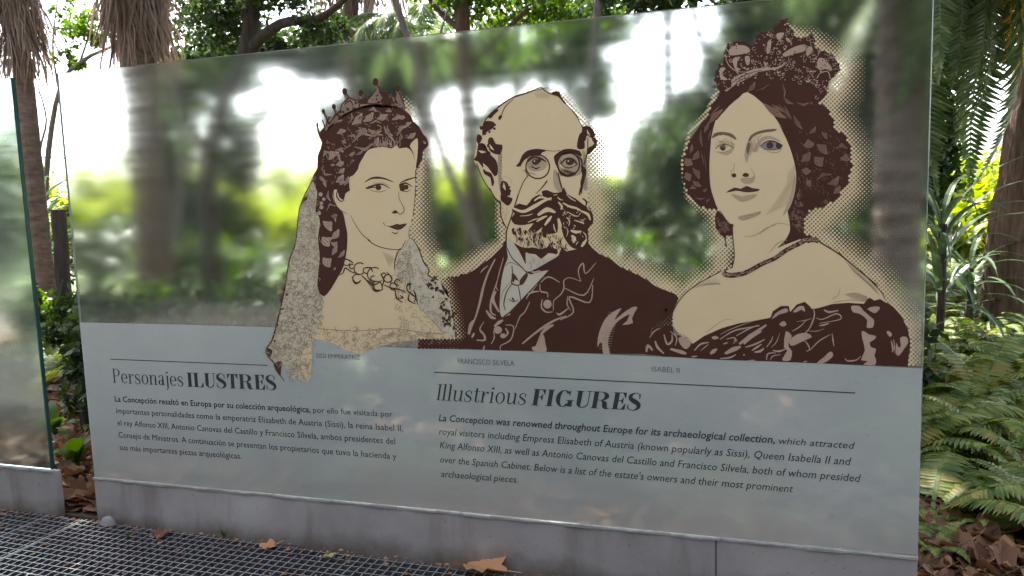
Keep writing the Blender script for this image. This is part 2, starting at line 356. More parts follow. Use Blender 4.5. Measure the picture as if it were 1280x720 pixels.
# ======================= woman with tiara and veil
pw = empty('portrait', (0, 0, 0), panel); pw.matrix_parent_inverse = Matrix.Translation((-W0/2, 0, 0)); pw['label'] = 'printed woman with spiky tiara, plaited dark hair and lace veil'
A, B, C_ = (320, 90), (320, 220), (320, 350)
def mix(*segs):
    out = []
    for o, pts in segs:
        og(*o); out += qq(pts)
    return out
veil = Lay('veil', pw, M['lace'], 1)
vl = mix((A, [(362, 640), (340, 700)]), (B, [(330, 80), (280, 180), (265, 260), (250, 420), (210, 520), (185, 660)]), (C_, [(185, 10), (165, 140), (130, 280), (105, 372), (68, 428), (70, 470), (110, 500), (130, 530), (165, 520), (205, 575), (235, 625), (262, 612), (300, 636), (340, 630), (345, 560), (345, 470), (350, 380), (400, 300), (430, 100), (400, 90), (385, 0)]), (B, [(400, 500), (395, 300), (385, 150), (375, 40)]))
veil.P(vl, 2)
vr = mix((B, [(955, 385), (985, 400), (1020, 460), (1050, 540), (1082, 585), (1080, 625), (1140, 650), (1185, 700)]), (C_, [(1195, 60), (1215, 150), (1240, 290), (1250, 378), (1080, 372), (1010, 330), (900, 330), (860, 20)]), (B, [(870, 620), (870, 540), (890, 470)]))
veil.P(vr, 2)
veil.done()
face = Lay('face_and_shoulders', pw, M['tan'], 2)
fc = mix((A, [(600, 560), (640, 480), (760, 440), (960, 440), (1015, 450), (1008, 560), (1000, 640)]), (B, [(998, 60), (992, 160), (983, 235), (968, 290), (962, 330), (962, 370), (930, 440), (885, 480), (872, 560), (875, 640), (960, 700)]), (C_, [(1010, 160), (1100, 250), (1190, 335), (1245, 372), (1150, 378), (1080, 372), (960, 380), (870, 392), (780, 412), (720, 432), (670, 462), (600, 452), (540, 425), (450, 385), (360, 372), (352, 470), (345, 560), (325, 600), (290, 590), (285, 480), (345, 370), (400, 300), (430, 100), (480, 0)]), (B, [(540, 560), (560, 300), (490, 180), (490, 80), (560, 60)]))
face.P(fc, 2); og(*A); F(face, [(950, 430), (1000, 395), (1022, 440), (1020, 560), (995, 600), (970, 500)], 1); face.done()
hair = Lay('hair', pw, M['maroon'], 3)
hw = mix((A, [(415, 440), (440, 370), (480, 320), (540, 270), (600, 240), (680, 210), (760, 200), (850, 210), (925, 238), (968, 272), (985, 310), (1020, 340), (1045, 388), (1060, 400), (1078, 440), (1074, 466), (1046, 492), (1040, 540), (1016, 592), (1000, 600), (1008, 540), (1013, 470), (1010, 415), (985, 430), (962, 462), (985, 505), (992, 560), (985, 520), (968, 490), (940, 472), (895, 478), (880, 455), (850, 478), (800, 468), (740, 475), (700, 490), (670, 535), (645, 580), (640, 605), (610, 645), (585, 660), (585, 720)]),
         (B, [(588, 90), (560, 110), (550, 150), (520, 130), (510, 88), (485, 90), (480, 130), (500, 180), (545, 230), (560, 300), (572, 360), (570, 450), (550, 560), (520, 620)]), (C_, [(470, 55), (427, 102), (392, 68), (385, 0)]), (B, [(400, 520), (388, 390), (400, 300), (392, 250), (372, 215), (384, 100), (355, 30)]), (A, [(362, 640), (385, 600), (385, 530), (405, 480)]))
hair.P(hw, 2)
hair.done()
hh = Lay('hair_highlights', pw, M['hi'], 4)
og(*A)
for a in [(600,330,665,255,34,.1),(670,310,735,250,32,.12),(705,240,760,248,16,-.3),(810,245,850,248,18,-.2),(755,295,825,265,30,.05),(850,300,935,285,22,-.15),(590,310,595,255,10,.2),(800,335,860,400,18,.15),(820,330,870,440,14,.1),(880,400,960,330,20,-.2),(875,460,885,350,10,.3),(945,415,1000,380,24,.05),(930,340,975,315,16,-.1),(505,385,565,365,24,-.1),(480,325,545,300,12,-.1),(570,400,640,430,14,-.25),(620,375,690,385,14,-.3),(640,345,700,400,14,-.2),(600,445,740,400,20,-.3),(610,465,740,440,14,.25),(535,430,565,445,18,-.2),(505,485,550,500,20,-.2),(420,530,465,500,16,-.3),(455,550,520,500,34,-.2),(480,500,530,560,14,-.2),(540,440,600,455,9,.4),(700,355,790,365,22,.35),(710,325,790,320,8,-.2),(500,580,550,560,26,.1),(515,630,555,600,24,.1),(500,690,550,640,30,.1),(550,710,580,650,18,.1),(410,600,480,640,10,.3),(465,580,495,582,12,0),(410,650,430,690,14,.1),(580,520,620,500,14,.1),(620,520,680,480,10,.1),(700,420,800,395,12,-.2),(740,440,850,440,12,.2),(905,300,925,270,14,.1),(1045,430,1065,450,12,0),(640,300,665,270,8,0)]: lens(hh, *a)
for k in range(26):
    x = random.uniform(740, 900); K(hh, [(x, random.uniform(400, 440)), (x+random.uniform(-8, 8), 455), (x+random.uniform(-14, 14), 470)], 2, 4, 1)
og(*B)
for a in [(420,280,475,345,40,-.15),(470,395,520,330,30,.1),(415,380,460,440,50,-.1),(470,415,510,450,26,-.2),(475,495,500,430,22,.1),(515,510,555,460,18,.1),(420,510,465,570,46,-.1),(485,590,500,570,10,0),(440,220,510,190,8,-.4),(470,250,510,240,18,.2),(490,230,500,290,12,0),(430,20,440,70,16,.1),(455,90,470,160,12,.2),(520,20,560,40,30,.2),(400,0,420,30,12,.1)]: lens(hh, *a)
for x, y, r in [(405, 115, 13), (425, 145, 11), (410, 170, 11), (410, 195, 13), (395, 232, 13)]: disc(hh, x, y, r)
hh.done()
gold = Lay('hair_jewel', pw, flat('print_gold', (.32, .22, .06), .4), 5); og(*A); K(gold, [(705, 355), (745, 372), (785, 350), (760, 330)], 5); gold.done()
ti = Lay('tiara', pw, M['tiara'], 3); og(*A)
F(ti, [(378, 318), (392, 350), (410, 390), (432, 345), (440, 300), (412, 240), (425, 232), (447, 275), (485, 280), (492, 240), (480, 210), (492, 200), (505, 245), (535, 235), (562, 180), (540, 110), (560, 100), (585, 155), (628, 185), (655, 165), (645, 125), (660, 118), (674, 155), (700, 180), (752, 105), (735, 50), (748, 38), (768, 65), (775, 115), (810, 130), (838, 160), (828, 125), (840, 115), (852, 155), (875, 165), (878, 105), (888, 95), (905, 130), (938, 235), (850, 225), (700, 220), (600, 250), (500, 310), (440, 380), (415, 445), (385, 375)], 1)
ti.done()
tk = Lay('tiara_outline', pw, M['maroon'], 4)
for x, y, rx, ry in [(748, 62, 18, 24), (556, 122, 16, 22), (656, 133, 14, 20), (488, 217, 13, 17), (422, 246, 10, 15), (838, 126, 11, 14), (886, 108, 13, 17), (384, 332, 6, 20)]: disc(tk, x, y, rx, ry)
for p in [[(756, 80), (775, 110), (770, 130)], [(560, 140), (580, 160), (540, 200), (530, 235)], [(660, 150), (672, 165), (640, 190), (620, 200)], [(580, 160), (625, 180), (615, 205)], [(690, 185), (720, 150), (755, 108)], [(690, 195), (740, 200), (800, 185)], [(800, 130), (830, 165), (860, 190)], [(890, 120), (915, 170), (935, 225)], [(840, 140), (850, 170), (870, 215), (925, 230)], [(880, 130), (870, 170), (890, 200)], [(425, 260), (445, 300), (440, 340)], [(488, 230), (500, 260), (480, 290)], [(385, 350), (400, 400), (415, 435)], [(415, 300), (430, 340), (420, 380)], [(535, 235), (500, 270), (470, 310)], [(550, 205), (590, 180), (610, 220)], [(640, 175), (690, 170)], [(780, 120), (815, 150), (800, 190)], [(460, 280), (450, 310), (470, 320)]]: K(tk, p, 6, 9, 4)
F(tk, [(770, 120), (812, 132), (840, 170), (850, 205), (800, 200), (790, 160)], 2)
F(tk, [(640, 180), (690, 160), (700, 195), (650, 200)], 2); F(tk, [(400, 380), (425, 350), (440, 380), (418, 430)], 2)
for x, y in scat([(415, 420), (450, 330), (540, 240), (700, 190), (780, 130), (900, 180), (930, 230), (800, 205), (600, 240), (480, 320)], 40): blob(tk, x, y, random.uniform(4, 10))
tk.done()
fl = Lay('face_lines', pw, M['line'], 3); og(*B)
K(fl, [(680, 40), (725, 14), (790, 13), (862, 38)], 3, 12, 3); K(fl, [(903, 42), (945, 24), (998, 8)], 3, 9, 5)
K(fl, [(688, 78), (735, 60), (790, 52), (838, 78)], 9, 9, 3); disc(fl, 766, 72, 19, 17); K(fl, [(715, 88), (770, 100), (815, 88)], 2, 3, 2); K(fl, [(735, 48), (790, 42), (835, 60)], 1.5)
K(fl, [(700, 75), (730, 70), (750, 72)], 12, 6, 2)
K(fl, [(897, 62), (935, 44), (978, 68)], 10, 9, 3); disc(fl, 938, 70, 17, 16); K(fl, [(905, 90), (940, 98), (968, 85)], 2, 4, 2); F(fl, [(897, 50), (925, 48), (930, 90), (903, 92)], 2)
K(fl, [(893, 98), (896, 140), (911, 172), (926, 203), (923, 224), (908, 237), (893, 236)], 2, 3.5, 4); K(fl, [(893, 236), (872, 218), (848, 232)], 3, 8, 2); disc(fl, 868, 228, 16, 7)
F(fl, [(795, 300), (835, 314), (880, 299), (900, 303), (946, 296), (918, 326), (888, 338), (850, 326)], 2); K(fl, [(850, 350), (875, 360), (892, 346)], 3, 6, 2); K(fl, [(798, 292), (806, 312)], 5, 3, 2)
K(fl, [(592, 245), (620, 300), (668, 368), (715, 405)], 2, 3, 5); K(fl, [(700, 398), (740, 428), (800, 450), (880, 460), (915, 445), (935, 400)], 5, 4, 2)
K(fl, [(960, 320), (958, 380), (985, 400), (1020, 460), (1050, 540), (1082, 585), (1078, 622), (1140, 650)], 2, 6, 6); K(fl, [(868, 585), (870, 530), (890, 470), (915, 455)], 4, 6, 2)
K(fl, [(998, 60), (992, 160), (984, 235)], 3); K(fl, [(1000, -40), (999, 40)], 6, 5, 3)
K(fl, [(512, 88), (505, 125), (530, 158), (555, 150)], 5, 7, 3); K(fl, [(485, 85), (490, 150), (520, 205), (575, 240)], 3, 3, 2)
K(fl, [(355, 25), (320, 90), (280, 180), (265, 260), (248, 420), (212, 520), (190, 640), (178, 720)], 5, 5, 8); F(fl, [(318, 120), (322, 145), (290, 172), (300, 140)], 2)
og(*C_); K(fl, [(190, 0), (165, 130), (130, 280), (102, 375), (68, 430), (72, 470), (115, 520), (150, 590), (178, 632)], 7, 9, 3)
F(fl, [(70, 425), (105, 440), (90, 480), (72, 470)], 2); F(fl, [(110, 530), (160, 505), (158, 560), (150, 600)], 2)
for x, y in [(170, 60), (150, 130), (140, 210), (125, 280), (110, 380), (185, 90), (160, 180)]: blob(fl, x+8, y, 9)
fl.done()
lc = Lay('lace_pattern', pw, M['faint'], 4)
og(0, 0, 1); squig(lc, vl, 900, 2.0, .65); squig(lc, [p for p in vr], 260, 1.9, .6)
og(*C_); squig(lc, [(380, 305), (1000, 320), (1180, 345), (1230, 372), (960, 378), (780, 405), (660, 455), (470, 385)], 170, 11, 3)
K(lc, [(385, 303), (620, 318), (850, 303), (1000, 322), (1180, 340)], 4); K(lc, [(1015, 160), (1100, 250), (1185, 335)], 3)
K(lc, [(690, 445), (760, 400), (870, 390), (950, 380)], 3); og(*B); squig(lc, [(890, 480), (960, 480), (1000, 560), (1010, 680), (900, 660), (875, 560)], 60, 8, 4)
for k in range(8): K(lc, [(790+k*9, 470+k*4), (815+k*7, 520), (835+k*5, 570-k*6)], 1, 2.5, 1)
lc.done()
nk = Lay('necklace', pw, M['line'], 5); og(*B)
for x, y, r in [(568, 540, 20), (650, 578, 36), (632, 640, 26), (742, 615, 44), (758, 690, 32), (825, 640, 24), (860, 690, 22), (735, 640, 16), (690, 590, 18), (600, 565, 14), (800, 620, 14), (885, 665, 18)]: ringk(nk, x, y, r, 7, random.uniform(0, 90), random.uniform(290, 400))
for p in [[(515, 620), (545, 605), (560, 575), (600, 600), (640, 610)], [(560, 515), (590, 530), (610, 545)], [(600, 630), (625, 668), (655, 655)], [(690, 570), (720, 575), (730, 600)], [(700, 660), (740, 680), (790, 650)], [(780, 610), (800, 650), (790, 690)], [(820, 600), (850, 640), (840, 670)], [(660, 620), (700, 660), (720, 690)]]: K(nk, p, 5, 10, 4)
og(*C_)
for p in [[(605, 0), (625, 22), (655, 10)], [(690, 0), (730, 20), (745, 60), (790, 60), (785, 30)], [(800, 30), (850, 50), (900, 60), (935, 80)], [(870, 60), (880, 110), (915, 138)], [(900, 95), (920, 110), (890, 115)], [(950, 20), (945, 60), (975, 90), (1000, 110), (1012, 155)], [(960, 90), (955, 125), (1000, 150)], [(940, 45), (965, 20), (960, 60)], [(985, 60), (1000, 100), (990, 140)]]: K(nk, p, 5, 11, 4)
vrd = [(1040, 0), (1110, -10), (1180, 60), (1215, 140), (1240, 300), (1200, 290), (1140, 190), (1100, 120), (1060, 50)]
for x, y in scat(vrd, 34):
    a = random.uniform(0, 6.28); l = random.uniform(20, 42); lens(nk, x, y, x+l*math.cos(a), y+l*math.sin(a), random.uniform(9, 17), random.uniform(-.4, .4))
nk.done()
SIL += [vl, fc, vr, hw]

# ======================= man with beard and eyeglasses
pm = empty('portrait', (0, 0, 0), panel); pm.matrix_parent_inverse = Matrix.Translation((-W0/2, 0, 0)); pm['label'] = 'printed balding man with pince-nez, full beard and dark coat'
D, E_, G, H_ = (580, 100), (580, 230), (520, 310), (700, 310)
hd = mix((D, [(115, 270), (150, 230), (215, 170), (300, 110), (390, 80), (430, 68), (455, 60), (485, 54), (515, 62), (548, 80), (580, 74), (605, 98), (640, 150), (700, 220), (735, 285), (790, 295), (830, 370), (815, 430), (770, 470), (765, 600), (780, 660)]), (E_, [(772, 130), (805, 190), (800, 240), (775, 280), (778, 370), (790, 420), (700, 500), (400, 560), (330, 560), (270, 440), (268, 290), (230, 200), (230, 120), (215, 105), (160, 30)]), (D, [(120, 620), (85, 540), (62, 500), (78, 420), (80, 350)]))
fm = Lay('face', pm, M['tan'], 1); fm.P(hd, 2)
# tan under the halftone edge of the coat and the lace
og(*G); F(fm, [(150, 205), (330, 170), (360, 300), (330, 560), (250, 585), (245, 480), (215, 330)], 2); F(fm, [(22, 577), (250, 585), (330, 600), (20, 600)], 1)
fm.done()
coat = Lay('coat', pm, M['maroon'], 2)
ct = mix((G, [(320, 165), (390, 120), (470, 60), (540, -10)]), (E_, [(262, 345), (300, 400), (345, 520), (400, 548), (460, 500), (590, 445), (612, 395), (640, 420), (690, 410), (735, 400), (778, 370), (800, 400), (850, 440), (910, 465), (980, 520), (1100, 575)]), (H_, [(480, 160), (600, 240), (725, 290), (742, 315), (712, 380), (690, 420), (640, 450), (575, 490), (565, 560), (530, 662)]), (G, [(1000, 656), (700, 642), (420, 634), (280, 628), (290, 570), (318, 545), (300, 420), (300, 300)]))
coat.P(ct, 1)
# halftone edge of the coat and the dotted strip under the lace
og(0, 0, 1)
pt = 4.6
for i in range(-5, 60):
    for j in range(0, 60):
        x = 522 + (i*pt + (j % 2)*pt/2); y = 340 + j*pt/2
        gx, gy = (x-520)*5, (y-310)*5
        if 575 < gy < 622 and 20 < gx < 300: r = 2.15
        elif inside([(150, 195), (330, 160), (330, 580), (245, 580), (235, 430), (205, 300)], gx, gy): r = .9 + 2.0*min(1, max(0, (gx - 150 - (gy-200)*.22)/150))
        else: continue
        coat.k = 3 + (i % 4) + 4*(j % 8); disc(coat, x, y, r, r, 7)
og(*H_)
for i in range(40):
    for j in range(60):
        x = 560 + i*23 + (j % 2)*11.5; y = 330 + j*11.5
        if inside([(725, 290), (742, 315), (700, 390), (700, 480), (620, 510), (560, 520)], x, y): disc(coat, x, y, 9.5, 9.5, 6)
coat.done()
sh = Lay('shirt', pm, M['shirt'], 3); og(*G)
F(sh, [(565, -10), (585, 50), (640, 100), (690, 145), (720, 165), (830, 138), (740, 240), (640, 345), (590, 400), (548, 438), (525, 400), (526, 300), (535, 200), (555, 110), (575, 60)], 2)
og(*E_); F(sh, [(272, 330), (310, 365), (340, 420), (385, 525), (330, 500), (285, 450), (270, 400)], 2); F(sh, [(385, 430), (480, 470), (600, 440), (520, 490), (410, 548), (392, 520)], 2)
sh.done()
sl = Lay('shirt_lines', pm, M['line'], 4); og(*G)
for p, ww in [([(570, 0), (600, 60), (640, 100), (690, 150), (690, 165)], 8), ([(555, 115), (590, 90), (640, 110)], 4), ([(600, 110), (605, 170), (600, 220), (650, 230), (690, 180)], 9), ([(600, 225), (565, 280), (550, 350), (560, 390)], 8), ([(640, 235), (650, 290), (655, 330)], 7), ([(590, 215), (545, 270), (530, 330)], 3), ([(580, 320), (610, 335), (640, 325)], 6), ([(600, 310), (615, 330)], 12), ([(548, 438), (640, 345), (740, 240), (830, 140)], 6), ([(540, 435), (590, 400), (640, 360)], 10), ([(610, 170), (625, 195), (645, 205)], 6)]: K(sl, p, ww*.6, ww, ww*.6)
F(sl, [(600, 155), (622, 170), (640, 200), (620, 195), (612, 215), (600, 200)], 2); F(sl, [(650, 200), (690, 155), (700, 175), (672, 225), (650, 230)], 2)
sl.done()
chh = Lay('coat_highlights', pm, M['hi'], 4)
for p, ww in [([(495, 70), (450, 160), (420, 250), (400, 340), (370, 440), (330, 530)], 16), ([(450, 110), (420, 135), (405, 155)], 9), ([(548, 60), (520, 160), (500, 250)], 7), ([(500, 230), (470, 330), (470, 400), (500, 420)], 13), ([(500, 270), (480, 320), (520, 400)], 22), ([(440, 390), (470, 430), (500, 440)], 20), ([(712, 335), (680, 400), (650, 430), (620, 505)], 9), ([(780, 215), (830, 180), (900, 215)], 10), ([(775, 225), (780, 270), (820, 280), (825, 310)], 9), ([(790, 320), (785, 370), (815, 400), (855, 398)], 10), ([(860, 390), (862, 330), (905, 290), (925, 250), (925, 205), (960, 185), (1030, 208)], 8), ([(1030, 208), (1015, 140), (1045, 95), (1060, 160), (1125, 92)], 9), ([(930, 250), (1050, 295), (1112, 190)], 9), ([(1105, 230), (1085, 340), (960, 305), (985, 400), (900, 450)], 11), ([(880, 405), (900, 415), (950, 378)], 14), ([(950, 300), (945, 350), (965, 390)], 8), ([(665, 598), (760, 520), (860, 455), (940, 425)], 16), ([(780, 540), (820, 500), (860, 480)], 24), ([(700, 290), (730, 275), (770, 270)], 12), ([(690, 320), (700, 300), (760, 225)], 7), ([(740, 150), (770, 145), (790, 150)], 12), ([(330, 540), (345, 480), (365, 450)], 26), ([(350, 560), (365, 530)], 16), ([(380, 575), (430, 575), (425, 540), (405, 515)], 14), ([(425, 460), (400, 510), (430, 550)], 8), ([(470, 600), (490, 560), (485, 520)], 8), ([(490, 490), (520, 465), (545, 450)], 22), ([(560, 480), (610, 490), (600, 560), (570, 590), (530, 610), (528, 640)], 9), ([(560, 500), (575, 530), (555, 560)], 12), ([(430, 610), (420, 640)], 10), ([(575, 420), (590, 410)], 12), ([(510, 200), (500, 240), (515, 265)], 8)]: K(chh, p, ww*.5, ww, ww*.4)
disc(chh, 822, 350, 26, 28); disc(chh, 512, 512, 26, 24); disc(chh, 545, 548, 18, 16)
F(chh, [(775, 545), (800, 545), (810, 600), (815, 650), (740, 646), (725, 618), (750, 610)], 2)
og(*H_); F(chh, [(385, 375), (330, 400), (285, 440), (255, 500), (238, 560), (234, 620), (250, 590), (265, 600), (270, 660), (315, 668), (300, 600), (315, 530), (350, 470), (400, 430), (470, 395), (482, 368), (450, 370), (390, 410), (345, 450), (355, 420)], 2)
F(chh, [(440, 405), (470, 395), (450, 440), (455, 470), (390, 480), (420, 455)], 2)
og(*E_); K(chh, [(420, 548), (450, 552), (480, 548)], 6, 14, 6)
chh.done()
b1 = Lay('hair_and_beard', pm, M['maroon'], 3)
og(*D)
F(b1, [(120, 270), (145, 255), (190, 265), (185, 300), (150, 320), (118, 350), (115, 310)], 2); F(b1, [(155, 365), (180, 360), (200, 400), (240, 405), (235, 450), (200, 465), (160, 440), (150, 400)], 2)
F(b1, [(90, 400), (130, 400), (150, 440), (170, 470), (200, 500), (212, 540), (210, 590), (190, 600), (170, 570), (130, 530), (120, 550), (90, 510), (60, 500), (80, 470)], 2)
F(b1, [(78, 380), (85, 340), (105, 345), (115, 365), (95, 400)], 2); F(b1, [(120, 560), (145, 555), (175, 590), (190, 640), (175, 665), (165, 610), (130, 590)], 2)
F(b1, [(150, 230), (200, 185), (218, 190), (190, 215), (170, 240)], 2); F(b1, [(215, 235), (225, 220), (240, 225), (230, 245), (218, 250)], 2); K(b1, [(232, 225), (260, 165), (310, 120)], 5, 6, 3)
K(b1, [(118, 280), (150, 230), (215, 170), (300, 112), (390, 82), (440, 62), (480, 47), (505, 68)], 6, 10, 5); K(b1, [(80, 520), (120, 620), (185, 718)], 5); K(b1, [(505, 68), (545, 90)], 5)
F(b1, [(545, 90), (560, 72), (600, 75), (605, 100), (640, 145), (625, 145), (590, 105)], 2); K(b1, [(620, 130), (700, 220), (742, 300)], 4, 6, 6)
F(b1, [(740, 295), (790, 292), (820, 340), (800, 365), (770, 345), (760, 380), (740, 370)], 2); F(b1, [(800, 360), (832, 375), (825, 420), (790, 460), (765, 462), (780, 420), (805, 410)], 2)
F(b1, [(722, 340), (745, 330), (755, 400), (750, 430), (712, 430), (708, 395)], 2); K(b1, [(775, 360), (770, 460), (748, 530)], 5, 6, 8); F(b1, [(730, 530), (765, 560), (760, 600), (745, 660), (735, 720), (728, 640), (740, 590)], 2)
F(b1, [(240, 630), (270, 640), (282, 670), (290, 720), (235, 720), (228, 660)], 2)
# brows
F(b1, [(325, 538), (345, 515), (365, 470), (400, 440), (460, 430), (520, 440), (490, 452), (470, 475), (410, 475), (375, 505), (350, 540)], 2)
F(b1, [(562, 480), (580, 460), (620, 435), (670, 430), (725, 445), (735, 480), (690, 460), (640, 465), (600, 480), (585, 520), (590, 560), (570, 520)], 2)
F(b1, [(595, 560), (640, 590), (700, 575), (720, 560), (690, 590), (640, 605), (605, 590)], 2); K(b1, [(520, 440), (560, 445), (600, 440)], 3)
# eyes
K(b1, [(400, 510), (440, 485), (480, 495), (510, 510)], 5, 10, 4); disc(b1, 448, 512, 24, 18); K(b1, [(410, 540), (450, 552), (470, 545)], 3, 6, 3); disc(b1, 470, 505, 12)
K(b1, [(610, 520), (640, 495), (680, 500), (700, 525)], 5, 8, 4); disc(b1, 662, 512, 26, 20); K(b1, [(615, 535), (650, 550), (690, 540)], 3, 8, 3)
for p, ww in [([(350, 540), (370, 500), (420, 465), (480, 455)], 16), ([(575, 500), (600, 465), (660, 448), (725, 470)], 16), ([(585, 520), (592, 560), (610, 600)], 10), ([(610, 575), (650, 600), (700, 588)], 12), ([(700, 470), (735, 500), (738, 560)], 12), ([(420, 530), (450, 556), (480, 540)], 6), ([(735, 560), (748, 610), (735, 680)], 16), ([(600, 500), (620, 540)], 6), ([(690, 540), (715, 520)], 6)]: K(b1, p, ww*.5, ww, ww*.4)
for x, y in scat([(85, 400), (200, 400), (225, 470), (205, 600), (150, 560), (80, 480)], 16): blob(b1, x, y, random.uniform(6, 15))
for x, y in scat([(120, 260), (190, 240), (200, 320), (120, 350), (90, 380)], 9): blob(b1, x, y, random.uniform(5, 12))
for x, y in scat([(235, 640), (285, 660), (290, 720), (235, 720)], 7): blob(b1, x, y, random.uniform(6, 12))
# eyeglasses
ringk(b1, 462, 542, 74, 8); ringk(b1, 654, 525, 70, 9); K(b1, [(385, 555), (392, 590), (405, 600)], 4); K(b1, [(400, 600), (370, 640), (340, 718)], 5)
K(b1, [(590, 580), (605, 650), (628, 720)], 7); K(b1, [(520, 630), (490, 670), (450, 712)], 9, 6, 3); K(b1, [(240, 600), (290, 620), (300, 650)], 1)
og(*E_)
K(b1, [(340, 65), (320, 130), (295, 210), (268, 290), (264, 350), (262, 420)], 7, 7, 9); K(b1, [(160, 25), (190, 80), (215, 105), (230, 108)], 6); K(b1, [(230, 115), (232, 200), (265, 275)], 7)
F(b1, [(232, 60), (262, 60), (275, 80), (305, 90), (290, 125), (270, 135), (245, 115), (230, 100)], 2)
F(b1, [(295, 215), (318, 185), (298, 158), (345, 122), (392, 134), (425, 92), (470, 66), (495, 78), (485, 48), (520, 38), (560, 55), (610, 48), (625, 20), (645, 62), (700, 92), (745, 128), (795, 165), (810, 220), (800, 250), (775, 285), (778, 370), (738, 402), (690, 404), (655, 378), (622, 325), (604, 260), (585, 300), (545, 312), (480, 312), (492, 268), (445, 306), (400, 292), (436, 246), (380, 256), (318, 252)], 2)
for p, ww in [([(720, 70), (732, 30), (745, -10)], 16), ([(740, 90), (765, 110), (760, 145)], 12), ([(330, 380), (370, 400), (420, 400)], 8), ([(620, 330), (600, 370), (612, 400)], 6), ([(640, 372), (632, 410)], 8)]: K(b1, p, ww*.5, ww, ww*.4)
for x, y in scat([(285, 270), (600, 320), (625, 385), (560, 395), (400, 395), (320, 360)], 120):
    K(b1, [(x, y), (x+random.uniform(2, 9), y+9), (x+random.uniform(0, 10), y+random.uniform(16, 26))], 1, 4.5, 1)
for x, y in scat([(290, 260), (420, 300), (560, 320), (610, 350), (570, 390), (430, 385), (330, 350)], 26): blob(b1, x, y, random.uniform(4, 10), sq=1.5)
F(b1, [(310, 365), (370, 400), (430, 395), (470, 405), (520, 395), (545, 365), (560, 400), (585, 410), (580, 440), (530, 430), (485, 468), (450, 440), (410, 435), (385, 430), (388, 500), (370, 470), (340, 410)], 2)
K(b1, [(600, 430), (620, 400), (650, 410)], 6)
og(*D)
for k in range(16):
    x = 392+k*13; K(b1, [(x, 84-18*math.sin(k/15*3.1)), (x+6, 70-20*math.sin(k/15*3.1)+random.uniform(-6, 6)), (x+15, 72-16*math.sin(k/15*3.1))], 2, 4.5, 1.5)
b1.done()
b2 = Lay('beard_highlights', pm, M['tan'], 4)
og(*E_)
for p, ww in [([(305, 150), (370, 172), (440, 140), (500, 105), (548, 88)], 24), ([(440, 105), (480, 82), (545, 100)], 14), ([(462, 195), (520, 160), (572, 178)], 30), ([(455, 235), (490, 212), (520, 200)], 16), ([(505, 258), (530, 225), (548, 200)], 20), ([(590, 215), (600, 262), (590, 300)], 24), ([(560, 250), (566, 280), (576, 300)], 8), ([(300, 238), (330, 262), (400, 268)], 8), ([(400, 240), (440, 222), (470, 214)], 7), ([(350, 200), (400, 196), (430, 186)], 6), ([(590, 112), (612, 140), (606, 160)], 14), ([(618, 118), (660, 140), (705, 152), (740, 172)], 15), ([(650, 175), (690, 198), (720, 200)], 8), ([(735, 170), (775, 190), (790, 226)], 18), ([(640, 208), (660, 232), (655, 262)], 8), ([(690, 226), (735, 240), (752, 250)], 9), ([(668, 290), (700, 300), (735, 296)], 20), ([(672, 322), (690, 340), (684, 368)], 24), ([(640, 270), (650, 300), (640, 330)], 5), ([(735, 392), (750, 370), (768, 345)], 20), ([(700, 380), (715, 360)], 6), ([(745, 300), (762, 320), (764, 345)], 7), ([(640, 62), (665, 88), (700, 108)], 7), ([(585, 80), (600, 96), (620, 100)], 7), ([(560, 70), (585, 66)], 5), ([(620, 180), (640, 190)], 6), ([(770, 150), (790, 168)], 5), ([(760, 215), (745, 225), (725, 222)], 5)]: K(b2, p, ww*.5, ww, ww*.4)
for x, y in scat([(600, 110), (780, 170), (795, 240), (770, 340), (660, 380), (620, 260)], 26):
    a = random.uniform(.3, 2.2); l = random.uniform(8, 20); lens(b2, x, y, x+l*math.cos(a), y+l*math.sin(a), random.uniform(2.5, 5), random.uniform(-.4, .4))
og(*D)
for a in [(780, 380, 815, 400, 26, .1), (90, 440, 140, 450, 12, .1), (120, 520, 175, 580, 20, .1), (160, 400, 190, 440, 10, .1), (250, 640, 262, 690, 12, .1), (770, 310, 790, 350, 8, .1), (600, 530, 625, 560, 16, .1)]: lens(b2, *a)
disc(b2, 437, 506, 5); disc(b2, 655, 505, 5)
b2.done()
fml = Lay('face_lines', pm, M['faint'], 4); og(*D)
for k in range(10): K(fml, [(440+k*10, 75+random.uniform(-10, 10)), (450+k*9, 95), (455+k*9, 115)], 1, 2, 1)
og(*E_)
for x, y in scat([(330, 260), (600, 320), (620, 380), (400, 390), (330, 340)], 30): K(fml, [(x, y), (x+8, y+10), (x+8, y+24)], 1.5, 5, 1)
for x, y in scat([(240, 130), (290, 150), (262, 250), (235, 190)], 12): K(fml, [(x, y), (x-8, y+16)], 2)
for x, y in scat([(400, 440), (470, 470), (560, 450), (420, 530)], 14): K(fml, [(x, y), (x-3, y+20)], 2.5)
og(*H_)
for k in range(16): 
    y = 400+k*15; t = (y-400)/240; K(fml, [(300-60*t, y), (345-40*t, y+2), (372-60*t, y)], 1.5, 3, 1.5)
fml.done()
SIL += [hd, ct]

